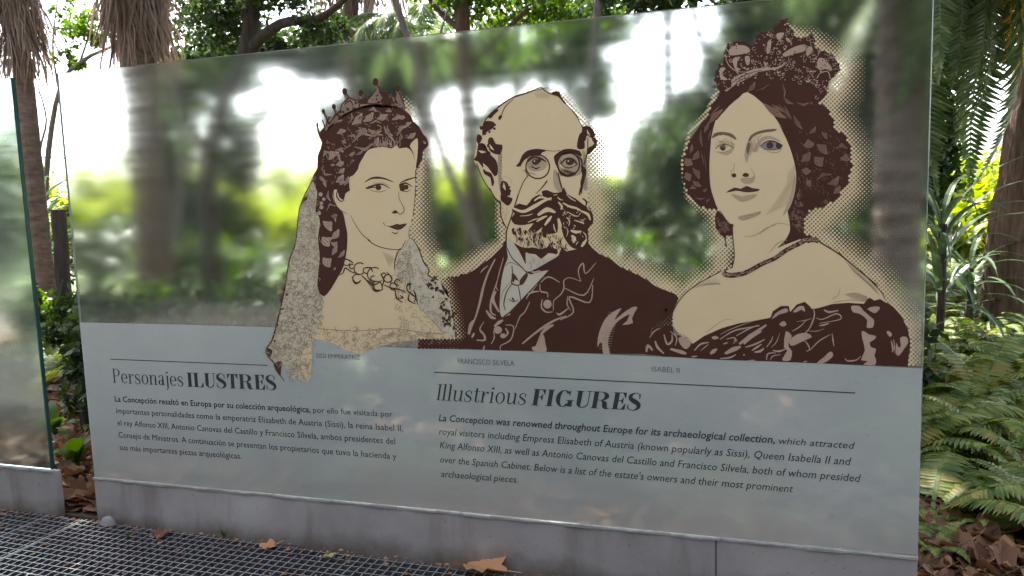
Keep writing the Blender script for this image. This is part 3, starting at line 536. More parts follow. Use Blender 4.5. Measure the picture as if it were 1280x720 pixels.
# ======================= woman with crown
pq = empty('portrait', (0, 0, 0), panel); pq.matrix_parent_inverse = Matrix.Translation((-W0/2, 0, 0)); pq['label'] = 'printed woman with large jewelled crown and bare shoulders'
J, Kk, Lc, Nn = (840, 20), (840, 150), (840, 280), (900, 330)
hr = mix((J, [(310, 470), (400, 420), (520, 380), (700, 380), (900, 400), (915, 540), (970, 580), (1005, 640), (1020, 720)]), (Kk, [(1015, 50), (1080, 95), (1118, 180), (1125, 290), (1092, 410), (1020, 500), (940, 545), (860, 566), (835, 600), (825, 650), (830, 725)]), (Lc, [(850, 70), (918, 95), (900, 125), (830, 130), (760, 150), (690, 110)]), (Kk, [(735, 650), (720, 560), (600, 300), (300, 400), (285, 566), (210, 556), (150, 520), (95, 450), (70, 360), (70, 260), (95, 160), (150, 70), (200, 0)]), (J, [(215, 650), (250, 560)]))
h3 = Lay('hair', pq, M['maroon'], 1); h3.P(hr, 2)
h3.done(); h3 = Lay('earring', pq, M['maroon'], 3); og(*Kk); h3.P(qq([(285, 565), (310, 590), (345, 640), (375, 680), (382, 720), (340, 722), (300, 715), (275, 660), (268, 610)]), 2)
og(*Lc); F(h3, [(272, 0), (380, 0), (378, 20), (345, 60), (332, 95), (320, 80), (290, 50)], 2); K(h3, [(332, 90), (338, 140)], 8, 4, 14); h3.done()
f3 = Lay('face_and_shoulders', pq, M['tan'], 2)
f3p = mix((J, [(470, 475), (560, 540), (640, 630), (700, 720)]), (Kk, [(665, 20), (715, 120), (752, 220), (775, 330), (770, 440), (745, 520), (722, 570), (735, 640), (735, 700)]), (Lc, [(700, 110), (660, 150), (800, 95), (850, 120), (920, 112), (1050, 192), (1280, 385)]), (Nn, [(880, 50), (1000, 165), (1032, 225), (1030, 245), (900, 250), (750, 260), (580, 280), (310, 350), (0, 420)]), (H_, [(980, 520), (835, 600), (750, 540), (704, 480), (698, 420), (720, 360), (762, 305), (830, 250), (920, 195), (1005, 150)]), (Lc, [(310, 295), (375, 275), (388, 200), (378, 80), (372, 0)]), (Kk, [(365, 650), (305, 580), (270, 520), (240, 420), (232, 280), (242, 130), (270, 10)]), (J, [(280, 650), (360, 560), (420, 510)]))
f3.P(f3p, 2)
og(*J); f3.done()
cw = Lay('crown', pq, M['maroon'], 3); og(*J)
crp = [(310, 480), (285, 440), (270, 400), (275, 350), (300, 310), (320, 290), (325, 230), (350, 180), (400, 160), (460, 165), (505, 190), (530, 130), (560, 105), (620, 95), (640, 70), (670, 50), (685, 25), (710, 25), (722, 55), (755, 90), (770, 130), (830, 140), (870, 120), (895, 150), (885, 190), (915, 210), (960, 225), (1000, 245), (1040, 300), (1045, 340), (1010, 380), (990, 400), (970, 440), (965, 490), (930, 530), (905, 538), (890, 480), (860, 430), (700, 400), (560, 370), (450, 420), (370, 450)]
F(cw, crp, 2); cw.done(); crpx = qq(crp)
c2 = Lay('crown_highlights', pq, M['hi'], 4)
F(c2, [(360, 245), (355, 215), (380, 190), (430, 182), (475, 195), (488, 225), (440, 238), (400, 245)], 2)
F(c2, [(330, 465), (375, 440), (370, 400), (430, 365), (520, 330), (640, 320), (640, 335), (540, 350), (480, 390), (400, 425), (345, 470)], 2)
F(c2, [(690, 240), (740, 205), (800, 182), (835, 182), (830, 220), (770, 235), (710, 255)], 2); F(c2, [(905, 320), (915, 265), (950, 268), (990, 310), (1000, 335), (985, 345), (960, 330), (930, 340)], 2)
F(c2, [(300, 330), (320, 320), (335, 330), (318, 350), (315, 370), (340, 390), (345, 400), (310, 398), (298, 370)], 2)
F(c2, [(590, 230), (600, 160), (618, 150), (620, 180), (608, 232)], 2); F(c2, [(380, 270), (410, 258), (405, 320), (430, 330), (405, 345), (385, 310)], 2); F(c2, [(455, 255), (485, 255), (483, 300), (465, 305)], 2)
F(c2, [(570, 275), (590, 300), (600, 320), (650, 322), (700, 300), (690, 318), (640, 335), (590, 330)], 2); F(c2, [(710, 135), (735, 145), (740, 160), (722, 165)], 2); F(c2, [(655, 110), (700, 105), (690, 130), (670, 150), (655, 140)], 2)
F(c2, [(845, 200), (870, 190), (880, 215), (850, 250), (835, 235)], 2)
K(c2, [(330, 240), (350, 300), (400, 345), (460, 350)], 4, 6, 3); K(c2, [(905, 390), (930, 355), (975, 350), (990, 400)], 6); K(c2, [(890, 190), (920, 230), (880, 280)], 5); K(c2, [(860, 350), (900, 345)], 6)
for x, y in scat(crp, 330):
    r = random.uniform(3, 8)
    if random.random() < .5: disc(c2, x, y, r, r*random.uniform(.5, 1), 6)
    else: ringk(c2, x, y, r*1.4, 2.6, 0, random.uniform(200, 340))
c2.done()
c3 = Lay('crown_outline', pq, M['maroon'], 5)
for x, y in scat(crp, 210):
    r = random.uniform(2, 5); disc(c3, x, y, r, r*random.uniform(.6, 1), 6)
for p in [[(420, 410), (430, 380), (455, 375), (460, 400), (490, 370)], [(400, 420), (440, 395), (500, 385)], [(350, 440), (400, 400), (480, 360), (560, 340)], [(360, 250), (440, 248), (490, 235)], [(690, 262), (770, 245), (835, 225)], [(640, 110), (650, 200), (640, 290)], [(580, 140), (575, 220), (590, 290)]]: K(c3, p, 3, 5, 3)
for i in range(34):
    t = i/33; x, y = crpx[int(t*(len(crpx)-12))+2]; og(0, 0, 1); disc(c3, x+random.uniform(-1, 1), y+random.uniform(-1, 1), random.uniform(.8, 1.8), None, 7)
c3.done()
h4 = Lay('hair_highlights', pq, M['hi_dark'], 4); og(*J)
for a in [(570, 545, 720, 640, 34, .05), (620, 550, 700, 600, 14, 0), (700, 510, 760, 550, 14, .15), (760, 620, 815, 710, 20, .05), (525, 465, 610, 425, 6, .1), (470, 475, 520, 410, 22, .1), (660, 545, 750, 650, 10, 0), (700, 560, 745, 640, 8, 0), (690, 420, 700, 520, 8, -.1), (220, 680, 320, 580, 26, -.05), (240, 620, 300, 560, 7, 0), (780, 540, 860, 540, 12, .2), (860, 550, 880, 540, 10, 0)]: lens(h4, *a)
og(*Kk)
for a in [(855, 85, 900, 40, 18, .1), (935, 75, 970, 120, 22, -.1), (820, 160, 890, 150, 42, -.1), (905, 150, 970, 215, 40, -.1), (805, 260, 865, 200, 36, .1), (890, 230, 940, 290, 50, -.1), (810, 310, 870, 320, 34, .1), (900, 380, 1000, 340, 16, -.2), (970, 400, 1045, 350, 34, .2), (1020, 180, 1100, 180, 18, -.3), (1050, 240, 1115, 250, 34, -.2), (835, 400, 870, 380, 34, .1), (1010, 460, 1050, 410, 30, .1), (945, 510, 975, 510, 24, 0), (180, 60, 190, 170, 12, .05), (200, 80, 230, 20, 16, 0), (110, 210, 125, 150, 14, .1), (125, 250, 165, 190, 28, .15), (80, 240, 130, 280, 40, .1), (130, 300, 175, 370, 28, -.1), (75, 360, 120, 340, 44, .1), (130, 380, 185, 415, 24, .05), (110, 430, 150, 430, 16, -.3), (140, 485, 210, 488, 7, .1), (215, 525, 240, 490, 10, -.2), (190, 445, 220, 430, 14, .1), (180, 190, 200, 280, 6, 0), (200, 200, 215, 320, 4, 0), (225, 130, 245, 60, 8, 0)]: lens(h4, *a)
for x, y in scat([(780, 460), (800, 430), (830, 560), (820, 700), (760, 690), (745, 600)], 60): ringk(h4, x, y, random.uniform(4, 9), 2.4, 0, 290)
for x, y in scat([(285, 600), (340, 640), (360, 690), (330, 715), (290, 690)], 24): ringk(h4, x, y, random.uniform(4, 8), 2.4, 0, 290)
og(*Lc)
for x, y in scat([(290, 5), (360, 5), (330, 60)], 10): ringk(h4, x, y, random.uniform(4, 7), 2.2, 0, 290)
h4.done()
l3 = Lay('face_lines', pq, M['line'], 4); og(*Kk)
m3 = Lay('brows_and_nose', pq, M['midbrown'], 4)
F(m3, [(250, 115), (265, 84), (310, 74), (370, 84), (400, 112), (398, 124), (350, 99), (300, 93)], 2); F(m3, [(478, 128), (492, 97), (540, 70), (600, 58), (655, 56), (640, 70), (590, 77), (540, 88), (505, 108), (490, 130)], 2)
F(m3, [(468, 205), (464, 180), (476, 140), (490, 150), (484, 190), (474, 215)], 2); K(m3, [(300, 95), (340, 84), (385, 100)], 5, 8, 3); K(m3, [(505, 100), (560, 72), (640, 60)], 4, 7, 2); m3.done()
K(l3, [(268, 182), (300, 158), (340, 152), (385, 175)], 3, 7, 3); disc(l3, 318, 172, 18, 20); K(l3, [(285, 198), (320, 202), (360, 190)], 2)
K(l3, [(548, 165), (590, 135), (640, 135), (690, 160)], 3, 10, 8); disc(l3, 612, 158, 22, 22); K(l3, [(570, 182), (620, 188), (680, 178)], 2, 5, 6); F(l3, [(655, 140), (692, 158), (675, 180), (650, 172)], 2)
disc(l3, 388, 346, 14, 13); F(l3, [(440, 345), (455, 330), (480, 338), (475, 355), (450, 355)], 2); K(l3, [(370, 310), (372, 345), (385, 360)], 2); K(l3, [(390, 270), (385, 320)], 2)
F(l3, [(335, 455), (390, 422), (430, 430), (465, 412), (500, 425), (548, 432), (535, 445), (480, 452), (440, 448), (400, 442)], 2)
K(l3, [(298, 565), (355, 650), (380, 720)], 4)
K(l3, [(242, 130), (232, 280), (240, 420), (270, 520)], 4)
og(*Lc); K(l3, [(378, 0), (380, 80), (390, 200), (375, 275)], 6); K(l3, [(310, 292), (240, 330), (130, 395), (60, 460), (10, 540), (-4, 600)], 5, 6, 6); K(l3, [(915, 108), (1050, 192), (1180, 300), (1285, 385)], 8, 9, 6)
og(*Nn); K(l3, [(880, 45), (1000, 165), (1030, 220)], 7, 6, 5)
l3.done()
s3 = Lay('face_soft_shading', pq, M['shade'], 3); og(*Kk)
F(s3, [(250, 190), (290, 205), (345, 222), (385, 190), (390, 150), (365, 135), (370, 175), (320, 205)], 2); F(s3, [(500, 190), (560, 110), (620, 100), (690, 140), (610, 118), (560, 140), (530, 200)], 2); F(s3, [(452, 225), (460, 180), (478, 120), (505, 150), (500, 200), (480, 232), (468, 270)], 2)
F(s3, [(430, 365), (500, 360), (520, 345), (510, 390), (470, 400), (440, 392)], 2); F(s3, [(370, 460), (440, 475), (530, 460), (510, 490), (440, 512), (395, 490)], 2); F(s3, [(410, 605), (470, 590), (550, 570), (555, 582), (520, 605), (440, 630)], 2)
F(s3, [(768, 330), (772, 430), (748, 520), (724, 566), (690, 600), (730, 500), (752, 420)], 2); s3.done()
g3 = Lay('face_shading', pq, M['faint'], 4); og(*Kk)
for x, y in scat([(380, 465), (440, 480), (525, 465), (505, 490), (440, 508)], 26): K(g3, [(x, y), (x+random.uniform(-4, 4), y+10)], 1.5)
for x, y in scat([(420, 605), (550, 572), (545, 590), (450, 625)], 22): K(g3, [(x-8, y+2), (x+12, y-3)], 1.5)
for x, y in scat([(500, 110), (560, 80), (520, 190), (470, 210)], 26): K(g3, [(x-5, y+9), (x+6, y-9)], 1.5)
for k in range(22): K(g3, [(255+random.uniform(0, 120), 110+random.uniform(0, 60)), (280+k*4, 112+random.uniform(0, 70))], 1, 2, 1)
K(g3, [(490, 300), (515, 345), (490, 370)], 2, 4, 2); K(g3, [(590, 195), (650, 205), (690, 180)], 2, 5, 2); K(g3, [(545, 715), (620, 660), (680, 645), (740, 660)], 2, 3, 2)
for k in range(26):
    y = 280+k*10; K(g3, [(768-max(0, k-10)*3, y), (735-max(0, k-8)*6, y+40), (715-max(0, k-6)*7, y+65)], 1.4, 1.2, .6)
og(*Lc)
for k in range(9): K(g3, [(130+k*16, 400-k*8), (190+k*12, 385-k*4), (300, 372+k)], 1.5)
for k in range(14): K(g3, [(1080+k*14, 225+k*12), (1140+k*10, 300+k*8), (1220+k*6, 370+k*6)], 1, 2.5, 1)
K(g3, [(450, 78), (520, 70), (600, 20), (650, 5)], 2, 4, 2); K(g3, [(610, 180), (660, 120), (720, 100)], 2, 5, 2); K(g3, [(1000, 470), (1040, 440), (1050, 405)], 3); K(g3, [(1010, 490), (1100, 475), (1200, 480)], 3); K(g3, [(210, 680), (320, 600), (380, 600)], 2)
for k in range(10): K(g3, [(1080+k*6, 440+k*3), (1150, 430+k*4), (1220, 455+k*3)], 1.5)
g3.done()
e3 = Lay('eye_tint', pq, M['iris'], 3); og(*Kk); F(e3, [(550, 165), (590, 140), (650, 140), (685, 162), (640, 182), (580, 182)], 2); e3.done()
n3 = Lay('necklace', pq, M['maroon'], 4); og(*Lc)
K(n3, [(320, 300), (345, 318), (400, 318), (470, 300), (560, 250), (640, 215), (720, 160), (800, 120), (850, 95), (915, 105)], 34, 27, 30); n3.done()
n4 = Lay('necklace_beads', pq, M['hi'], 5)
for i in range(46):
    t = i/45; c = cr([(320, 300), (345, 318), (400, 318), (470, 300), (560, 250), (640, 215), (720, 160), (800, 120), (850, 95), (915, 105)], False, 6); p = c[int(t*(len(c)-1))]
    ringk(n4, p[0]+random.uniform(-4, 4), p[1]+random.uniform(-8, 8), random.uniform(5, 8), 3, 0, 300)
n4.done()
dr = Lay('dress', pq, M['maroon'], 3)
drp = mix((H_, [(530, 665), (540, 590), (570, 540), (620, 500), (690, 478), (712, 500), (722, 540), (790, 560), (830, 598), (900, 550), (1000, 505), (1120, 470)]), (Nn, [(0, 402), (210, 355), (315, 335), (330, 295), (380, 262), (430, 262), (438, 300), (480, 252), (530, 236), (560, 262), (578, 285), (700, 250), (800, 242), (900, 248), (915, 222), (935, 210), (965, 228), (1000, 218), (1035, 240), (1080, 265), (1130, 320), (1175, 410), (1188, 500), (1172, 640), (700, 622), (300, 608), (0, 598)]), (H_, [(820, 688)]))
dr.P(drp, 1); dr.done()
d4 = Lay('dress_highlights', pq, M['hi'], 4); og(*Nn)
F(d4, [(820, 262), (870, 262), (895, 290), (940, 330), (962, 350), (955, 395), (915, 395), (920, 350), (870, 310), (830, 300)], 2)
F(d4, [(885, 420), (910, 425), (930, 440), (975, 450), (960, 475), (935, 490), (945, 520), (975, 530), (965, 570), (975, 600), (965, 632), (895, 628), (925, 605), (880, 600), (905, 540), (890, 470)], 2)
F(d4, [(1125, 460), (1165, 455), (1175, 490), (1150, 530), (1120, 570), (1100, 560), (1100, 490), (1115, 520), (1130, 510)], 2); F(d4, [(1040, 425), (1055, 418), (1075, 440), (1060, 455)], 2); F(d4, [(920, 280), (960, 265), (1000, 270), (980, 300), (960, 305)], 2)
F(d4, [(325, 345), (345, 310), (390, 282), (420, 278), (422, 300), (370, 315)], 2); F(d4, [(455, 300), (490, 265), (525, 265), (530, 300), (510, 285), (480, 300)], 2)
F(d4, [(430, 480), (480, 440), (540, 430), (575, 455), (520, 480), (480, 500), (445, 510)], 2); F(d4, [(600, 622), (650, 580), (690, 545), (708, 570), (680, 600), (640, 622)], 2); F(d4, [(370, 375), (400, 355), (415, 380), (390, 390)], 2)
F(d4, [(410, 420), (450, 450), (430, 480), (430, 520), (450, 545), (440, 600), (400, 605), (390, 590), (420, 540), (400, 520)], 2)
for p, ww in [([(580, 270), (590, 320), (560, 400), (520, 440)], 9), ([(600, 335), (640, 345), (730, 310), (752, 345), (620, 370)], 8), ([(650, 285), (680, 300), (740, 290)], 14), ([(540, 545), (560, 530), (540, 490), (520, 480)], 8), ([(560, 540), (620, 480), (690, 440)], 8), ([(700, 435), (712, 515)], 9), ([(780, 590), (800, 605), (850, 600), (880, 575)], 9), ([(620, 385), (650, 380), (680, 370)], 12), ([(0, 470), (80, 420), (160, 400), (250, 385)], 10), ([(0, 440), (60, 410), (150, 375), (210, 355)], 5), ([(120, 500), (190, 450), (290, 380)], 26), ([(30, 560), (80, 530), (130, 515)], 22), ([(0, 590), (60, 585), (100, 565)], 12), ([(85, 500), (95, 470), (110, 480)], 6), ([(160, 520), (220, 500), (280, 470)], 12), ([(215, 550), (250, 545), (275, 525)], 16), ([(290, 600), (300, 560), (350, 555)], 9), ([(315, 600), (330, 575), (380, 565)], 7), ([(320, 520), (350, 490), (375, 430)], 5), ([(450, 420), (500, 390), (540, 350)], 7), ([(330, 540), (370, 545), (410, 530)], 12), ([(290, 520), (320, 480), (330, 450)], 7), ([(480, 360), (540, 350), (570, 340)], 5), ([(540, 415), (600, 420), (650, 405)], 5), ([(1070, 480), (1080, 530), (1075, 550)], 12), ([(1085, 470), (1095, 560)], 7), ([(440, 470), (420, 420)], 6), ([(145, 570), (155, 565)], 12), ([(170, 605), (220, 600)], 8), ([(520, 612), (545, 606)], 7), ([(20, 500), (50, 490)], 10)]: K(d4, p, ww*.5, ww, ww*.4)
og(*H_)
F(d4, [(742, 560), (775, 555), (820, 590), (800, 625), (780, 630), (750, 600)], 2)
for p, ww in [([(540, 650), (550, 610), (580, 640)], 20), ([(595, 580), (610, 620), (650, 660)], 16), ([(650, 540), (670, 600), (700, 580), (700, 540)], 14), ([(690, 520), (730, 560), (720, 610)], 9), ([(560, 560), (590, 520), (630, 500)], 6), ([(690, 630), (760, 650), (790, 660)], 24), ([(710, 490), (720, 540), (760, 540), (830, 580)], 6), ([(840, 640), (880, 600), (930, 590)], 12), ([(950, 560), (990, 560)], 24), ([(940, 660), (980, 630)], 26), ([(1040, 570), (1090, 560), (1100, 590)], 8), ([(1040, 660), (1100, 630), (1130, 615)], 22), ([(1150, 600), (1190, 560), (1260, 520)], 20), ([(1100, 550), (1170, 510), (1240, 480)], 9), ([(880, 640), (930, 600)], 6), ([(1200, 640), (1260, 600)], 14), ([(820, 680), (860, 675)], 10)]: K(d4, p, ww*.5, ww, ww*.4)
d4.done()
SIL += [hr, f3p, crpx, drp]
# engraved strands over the hair highlights
for par in (pw, pq):
    hl = Lay('hair_strand_lines', par, M['maroon'], 6)
    for ox, x0, y0, x1, y1, w, bend, pr in STR:
        if pr is not par: continue
        og(*ox); dx, dy = x1-x0, y1-y0; m = math.hypot(dx, dy) or 1; nx, ny = -dy/m, dx/m
        for s_ in ((-.28, 0, .28) if w > 22 else (-.15, .22) if w > 12 else (.1,)):
            o_ = s_*w; K(hl, [(x0+nx*o_*.5+dx*.08, y0+ny*o_*.5+dy*.08), ((x0+x1)/2+nx*(bend*m+o_), (y0+y1)/2+ny*(bend*m+o_)), (x1+nx*o_*.5-dx*random.uniform(.05, .35), y1+ny*o_*.5-dy*random.uniform(.05, .35))], 1, 2.6, .8)
    hl.done()
fs = Lay('hair_strand_lines', pw, M['hi'], 4); og(*A)
for x, y in scat([(440, 430), (500, 320), (640, 240), (850, 225), (960, 290), (1000, 370), (900, 440), (700, 460), (600, 560), (560, 680), (430, 690), (400, 560)], 150):
    a = random.uniform(-.9, .9)+(.9 if x < 600 else 0); l = random.uniform(10, 26); K(fs, [(x, y), (x+l*.5*math.cos(a), y+l*.5*math.sin(a)+random.uniform(-4, 4)), (x+l*math.cos(a), y+l*math.sin(a))], .8, 3, .8)
fs.done()
fs = Lay('hair_strand_lines', pq, M['hi_dark'], 4); og(*Kk)
for x, y in scat([(790, 60), (1000, 60), (1100, 180), (1110, 300), (1060, 420), (900, 540), (800, 440), (760, 220)], 120):
    a = random.uniform(.3, 1.9); l = random.uniform(10, 26); K(fs, [(x, y), (x+l*.5*math.cos(a), y+l*.5*math.sin(a)+random.uniform(-4, 4)), (x+l*math.cos(a), y+l*math.sin(a))], .8, 3, .8)
fs.done()
# shading and hatching on the man's face
fs = Lay('face_soft_shading', pm, M['shade'], 2); og(*D)
F(fs, [(585, 470), (640, 455), (725, 470), (740, 520), (735, 580), (700, 600), (640, 608), (598, 580), (588, 520)], 2); F(fs, [(395, 490), (440, 470), (500, 480), (525, 520), (500, 560), (430, 572), (398, 545)], 2); F(fs, [(740, 440), (765, 470), (765, 600), (775, 680), (750, 690), (735, 620), (745, 520)], 2); F(fs, [(560, 560), (590, 590), (615, 680), (590, 700), (560, 650)], 2); F(fs, [(215, 440), (240, 470), (235, 600), (260, 700), (225, 690), (212, 560)], 2)
fs.done()
fs = Lay('face_hatching', pm, M['line'], 5); og(*D)
K(fs, [(398, 512), (436, 484), (482, 490), (514, 512)], 6, 13, 5); disc(fs, 448, 513, 21, 19); K(fs, [(604, 524), (640, 492), (684, 496), (708, 526)], 7, 13, 6); disc(fs, 660, 513, 23, 20)
for k in range(9): K(fs, [(596+k*3, 540+k*5), (620+k*8, 560+k*3), (640+k*9, 560+k*2)], 1, 2.5, 1)
for k in range(12): K(fs, [(745+random.uniform(-4, 4), 470+k*18), (765, 478+k*18)], 1, 3, 1)
for k in range(10): K(fs, [(570+k*4, 570+k*11), (592+k*3, 585+k*11)], 1, 2.5, 1)
for k in range(14): K(fs, [(215+random.uniform(-4, 6), 420+k*19), (240+random.uniform(-6, 8), 432+k*19)], 1, 2.5, 1)
for k in range(8): K(fs, [(365+k*10, 560+k*3), (380+k*10, 575+k*3)], 1, 2, 1)
disc(fs, 448, 513, 3); fs.done()
fs = Lay('eye_glint', pm, M['tan'], 6); og(*D); disc(fs, 441, 507, 5); disc(fs, 653, 507, 5); fs.done()
# ======================= halftone dots round the figures
EDGE = [ [(985, 35, 8), (1012, 55, 28), (1048, 85, 42), (1045, 110, 46), (1030, 135, 44), (1045, 165, 44), (1062, 200, 40), (1060, 235, 40), (1035, 262, 44), (1010, 290, 46), (1050, 320, 44), (1095, 355, 38), (1130, 410, 36), (1134, 458, 22)],
  [(905, 95, 3), (885, 140, 6), (862, 165, 3), (853, 205, 4), (862, 245, 9), (895, 265, 22), (905, 300, 30), (900, 340, 26), (850, 368, 24)],
  [(736, 304, 30), (760, 325, 34), (800, 345, 36), (848, 370, 36)],
  [(702, 122, 14), (725, 150, 12), (745, 180, 26), (735, 215, 42), (742, 260, 42), (736, 304, 32)],
  [(600, 200, 6), (625, 250, 9), (630, 305, 16), (580, 338, 24), (552, 350, 24)],
  [(505, 130, 12), (520, 160, 7), (528, 200, 6), (519, 240, 26), (513, 290, 34), (535, 340, 34), (556, 350, 28)]]
seg = []
for e in EDGE:
    for a, b in zip(e[:-1], e[1:]): seg.append((*a, *b))
seg = np.array(seg, float)
ht = Lay('halftone_dots', panel, M['tan'], 1); og(0, 0, 1)
pt = 5.3; cnt = 0
for j in range(0, 170):
    for i in range(0, 126):
        x = 495 + i*pt + (j % 2)*pt/2; y = 22 + j*pt/2 + (x-820)*.03
        if x > 1150 or y > 457 + (x-1137)*.04: continue
        ax, ay, bx, by = seg[:, 0], seg[:, 1], seg[:, 3], seg[:, 4]
        t = np.clip(((x-ax)*(bx-ax)+(y-ay)*(by-ay))/((bx-ax)**2+(by-ay)**2), 0, 1)
        d = np.hypot(x-ax-t*(bx-ax), y-ay-t*(by-ay))/(seg[:, 2]*(1-t)+seg[:, 5]*t); dm = d.min()
        if dm >= 1: continue
        if any(inside(s_, x, y) for s_ in SIL): continue
        r = pt*min(.36, .44*(1-dm)**.95)
        if r < .45: continue
        ht.k = 3 + (i % 4) + 4*(j % 8); disc(ht, x, y, r, r, 8); cnt += 1
o = ht.done(); o['kind'] = 'stuff'
# ---------------------------------------------------------------- lettering
def text_line(txt, x0, y0, x1, y1, h, name='text_line', bold=0, italic=0, mat=None, vs=1.0):
    """baseline from photo px (x0,y0) to (x1,y1); h = cap height in photo px at the start"""
    cu = bpy.data.curves.new(name, 'FONT'); cu.body = txt; cu.resolution_u = 2; cu.offset = bold; cu.shear = italic
    ob = bpy.data.objects.new(name, cu); COL.objects.link(ob)
    bpy.context.view_layer.update(); dg = bpy.context.evaluated_depsgraph_get()
    me = bpy.data.meshes.new_from_object(ob.evaluated_get(dg)); bpy.data.objects.remove(ob); bpy.data.curves.remove(cu)
    n = len(me.vertices); co = np.empty(n*3, np.float32); me.vertices.foreach_get('co', co); co = co.reshape(n, 3)
    a = at(x0, y0, 0); b = at(x1, y1, 0); up = at(x0, y0 - h, 0).z - a.z
    xm, xM = co[:, 0].min(), co[:, 0].max(); cap = 0.715
    u = (co[:, 0]-xm)/(xM-xm); v = co[:, 1]/cap*up*vs
    out = np.stack([a.x + u*(b.x-a.x), np.full(n, -0.0012), a.z + u*(b.z-a.z) + v], 1)
    me.vertices.foreach_set('co', out.astype(np.float32).ravel()); me.update(); me.materials.clear(); me.materials.append(mat or M['ink'])
    o = link(name, me, panel); o.matrix_parent_inverse = Matrix.Translation((-W0/2, 0, 0)); return o
s7 = lambda x, y: (x/2.118, 380 + y/2.118)
s8 = lambda x, y: (520 + x/2, 440 + y/2)
def T7(t, xa, ya, xb, yb, h=7.2, **k): text_line(t, *s7(xa, ya), *s7(xb, yb), h, **k)
def T8(t, xa, ya, xb, yb, h=8.6, **k): text_line(t, *s8(xa, ya), *s8(xb, yb), h, **k)
T7('La Concepción resaltó en Europa por su colección arqueológica,', 305, 258, 823, 287, bold=.013)
T7('por ello fue visitada por', 830, 287, 1040, 299, bold=0)
T7('importantes personalidades como la emperatriz Elisabeth de Austria (Sissi), la reina Isabel II,', 309, 289, 1068, 337, bold=0)
T7('el rey Alfonso XIII, Antonio Canovas del Castillo y Francisco Silvela, ambos presidentes del', 312, 321, 1047, 371, bold=0)
T7('Consejo de Ministros. A continuación se presentan los propietarios que tuvo la hacienda y', 315, 353, 1050, 411, bold=0)
T7('sus más importantes piezas arqueológicas.', 318, 386, 640, 410, bold=0)
it = .22
T8('La Concepcion was renowned throughout Europe for its archaeological collection,', 57, 172, 897, 228, bold=.013, italic=it)
T8('which attracted', 907, 229, 1097, 242, bold=0, italic=it)
T8('royal visitors including Empress Elisabeth of Austria (known popularly as Sissi), Queen Isabella II and', 58, 206, 1088, 283, bold=0, italic=it)
T8('King Alfonso XIII, as well as Antonio Canovas del Castillo and Francisco Silvela, both of whom presided', 60, 240, 1112, 325, bold=0, italic=it)
T8("over the Spanish Cabinet. Below is a list of the estate's owners and their most prominent", 61, 276, 943, 351, bold=0, italic=it)
T8('archaeological pieces.', 63, 312, 255, 327, bold=0, italic=it)
text_line('SISSI EMPERATRIZ', 395.5, 447, 450.5, 449.6, 5.6, mat=M['ink_light'], name='caption')
text_line('FRANCISCO SILVELA', 572.5, 454.3, 643, 457.2, 6.6, mat=M['ink_light'], name='caption')
text_line('ISABEL II', 815, 464, 849.5, 466, 6.4, mat=M['ink_light'], name='caption')
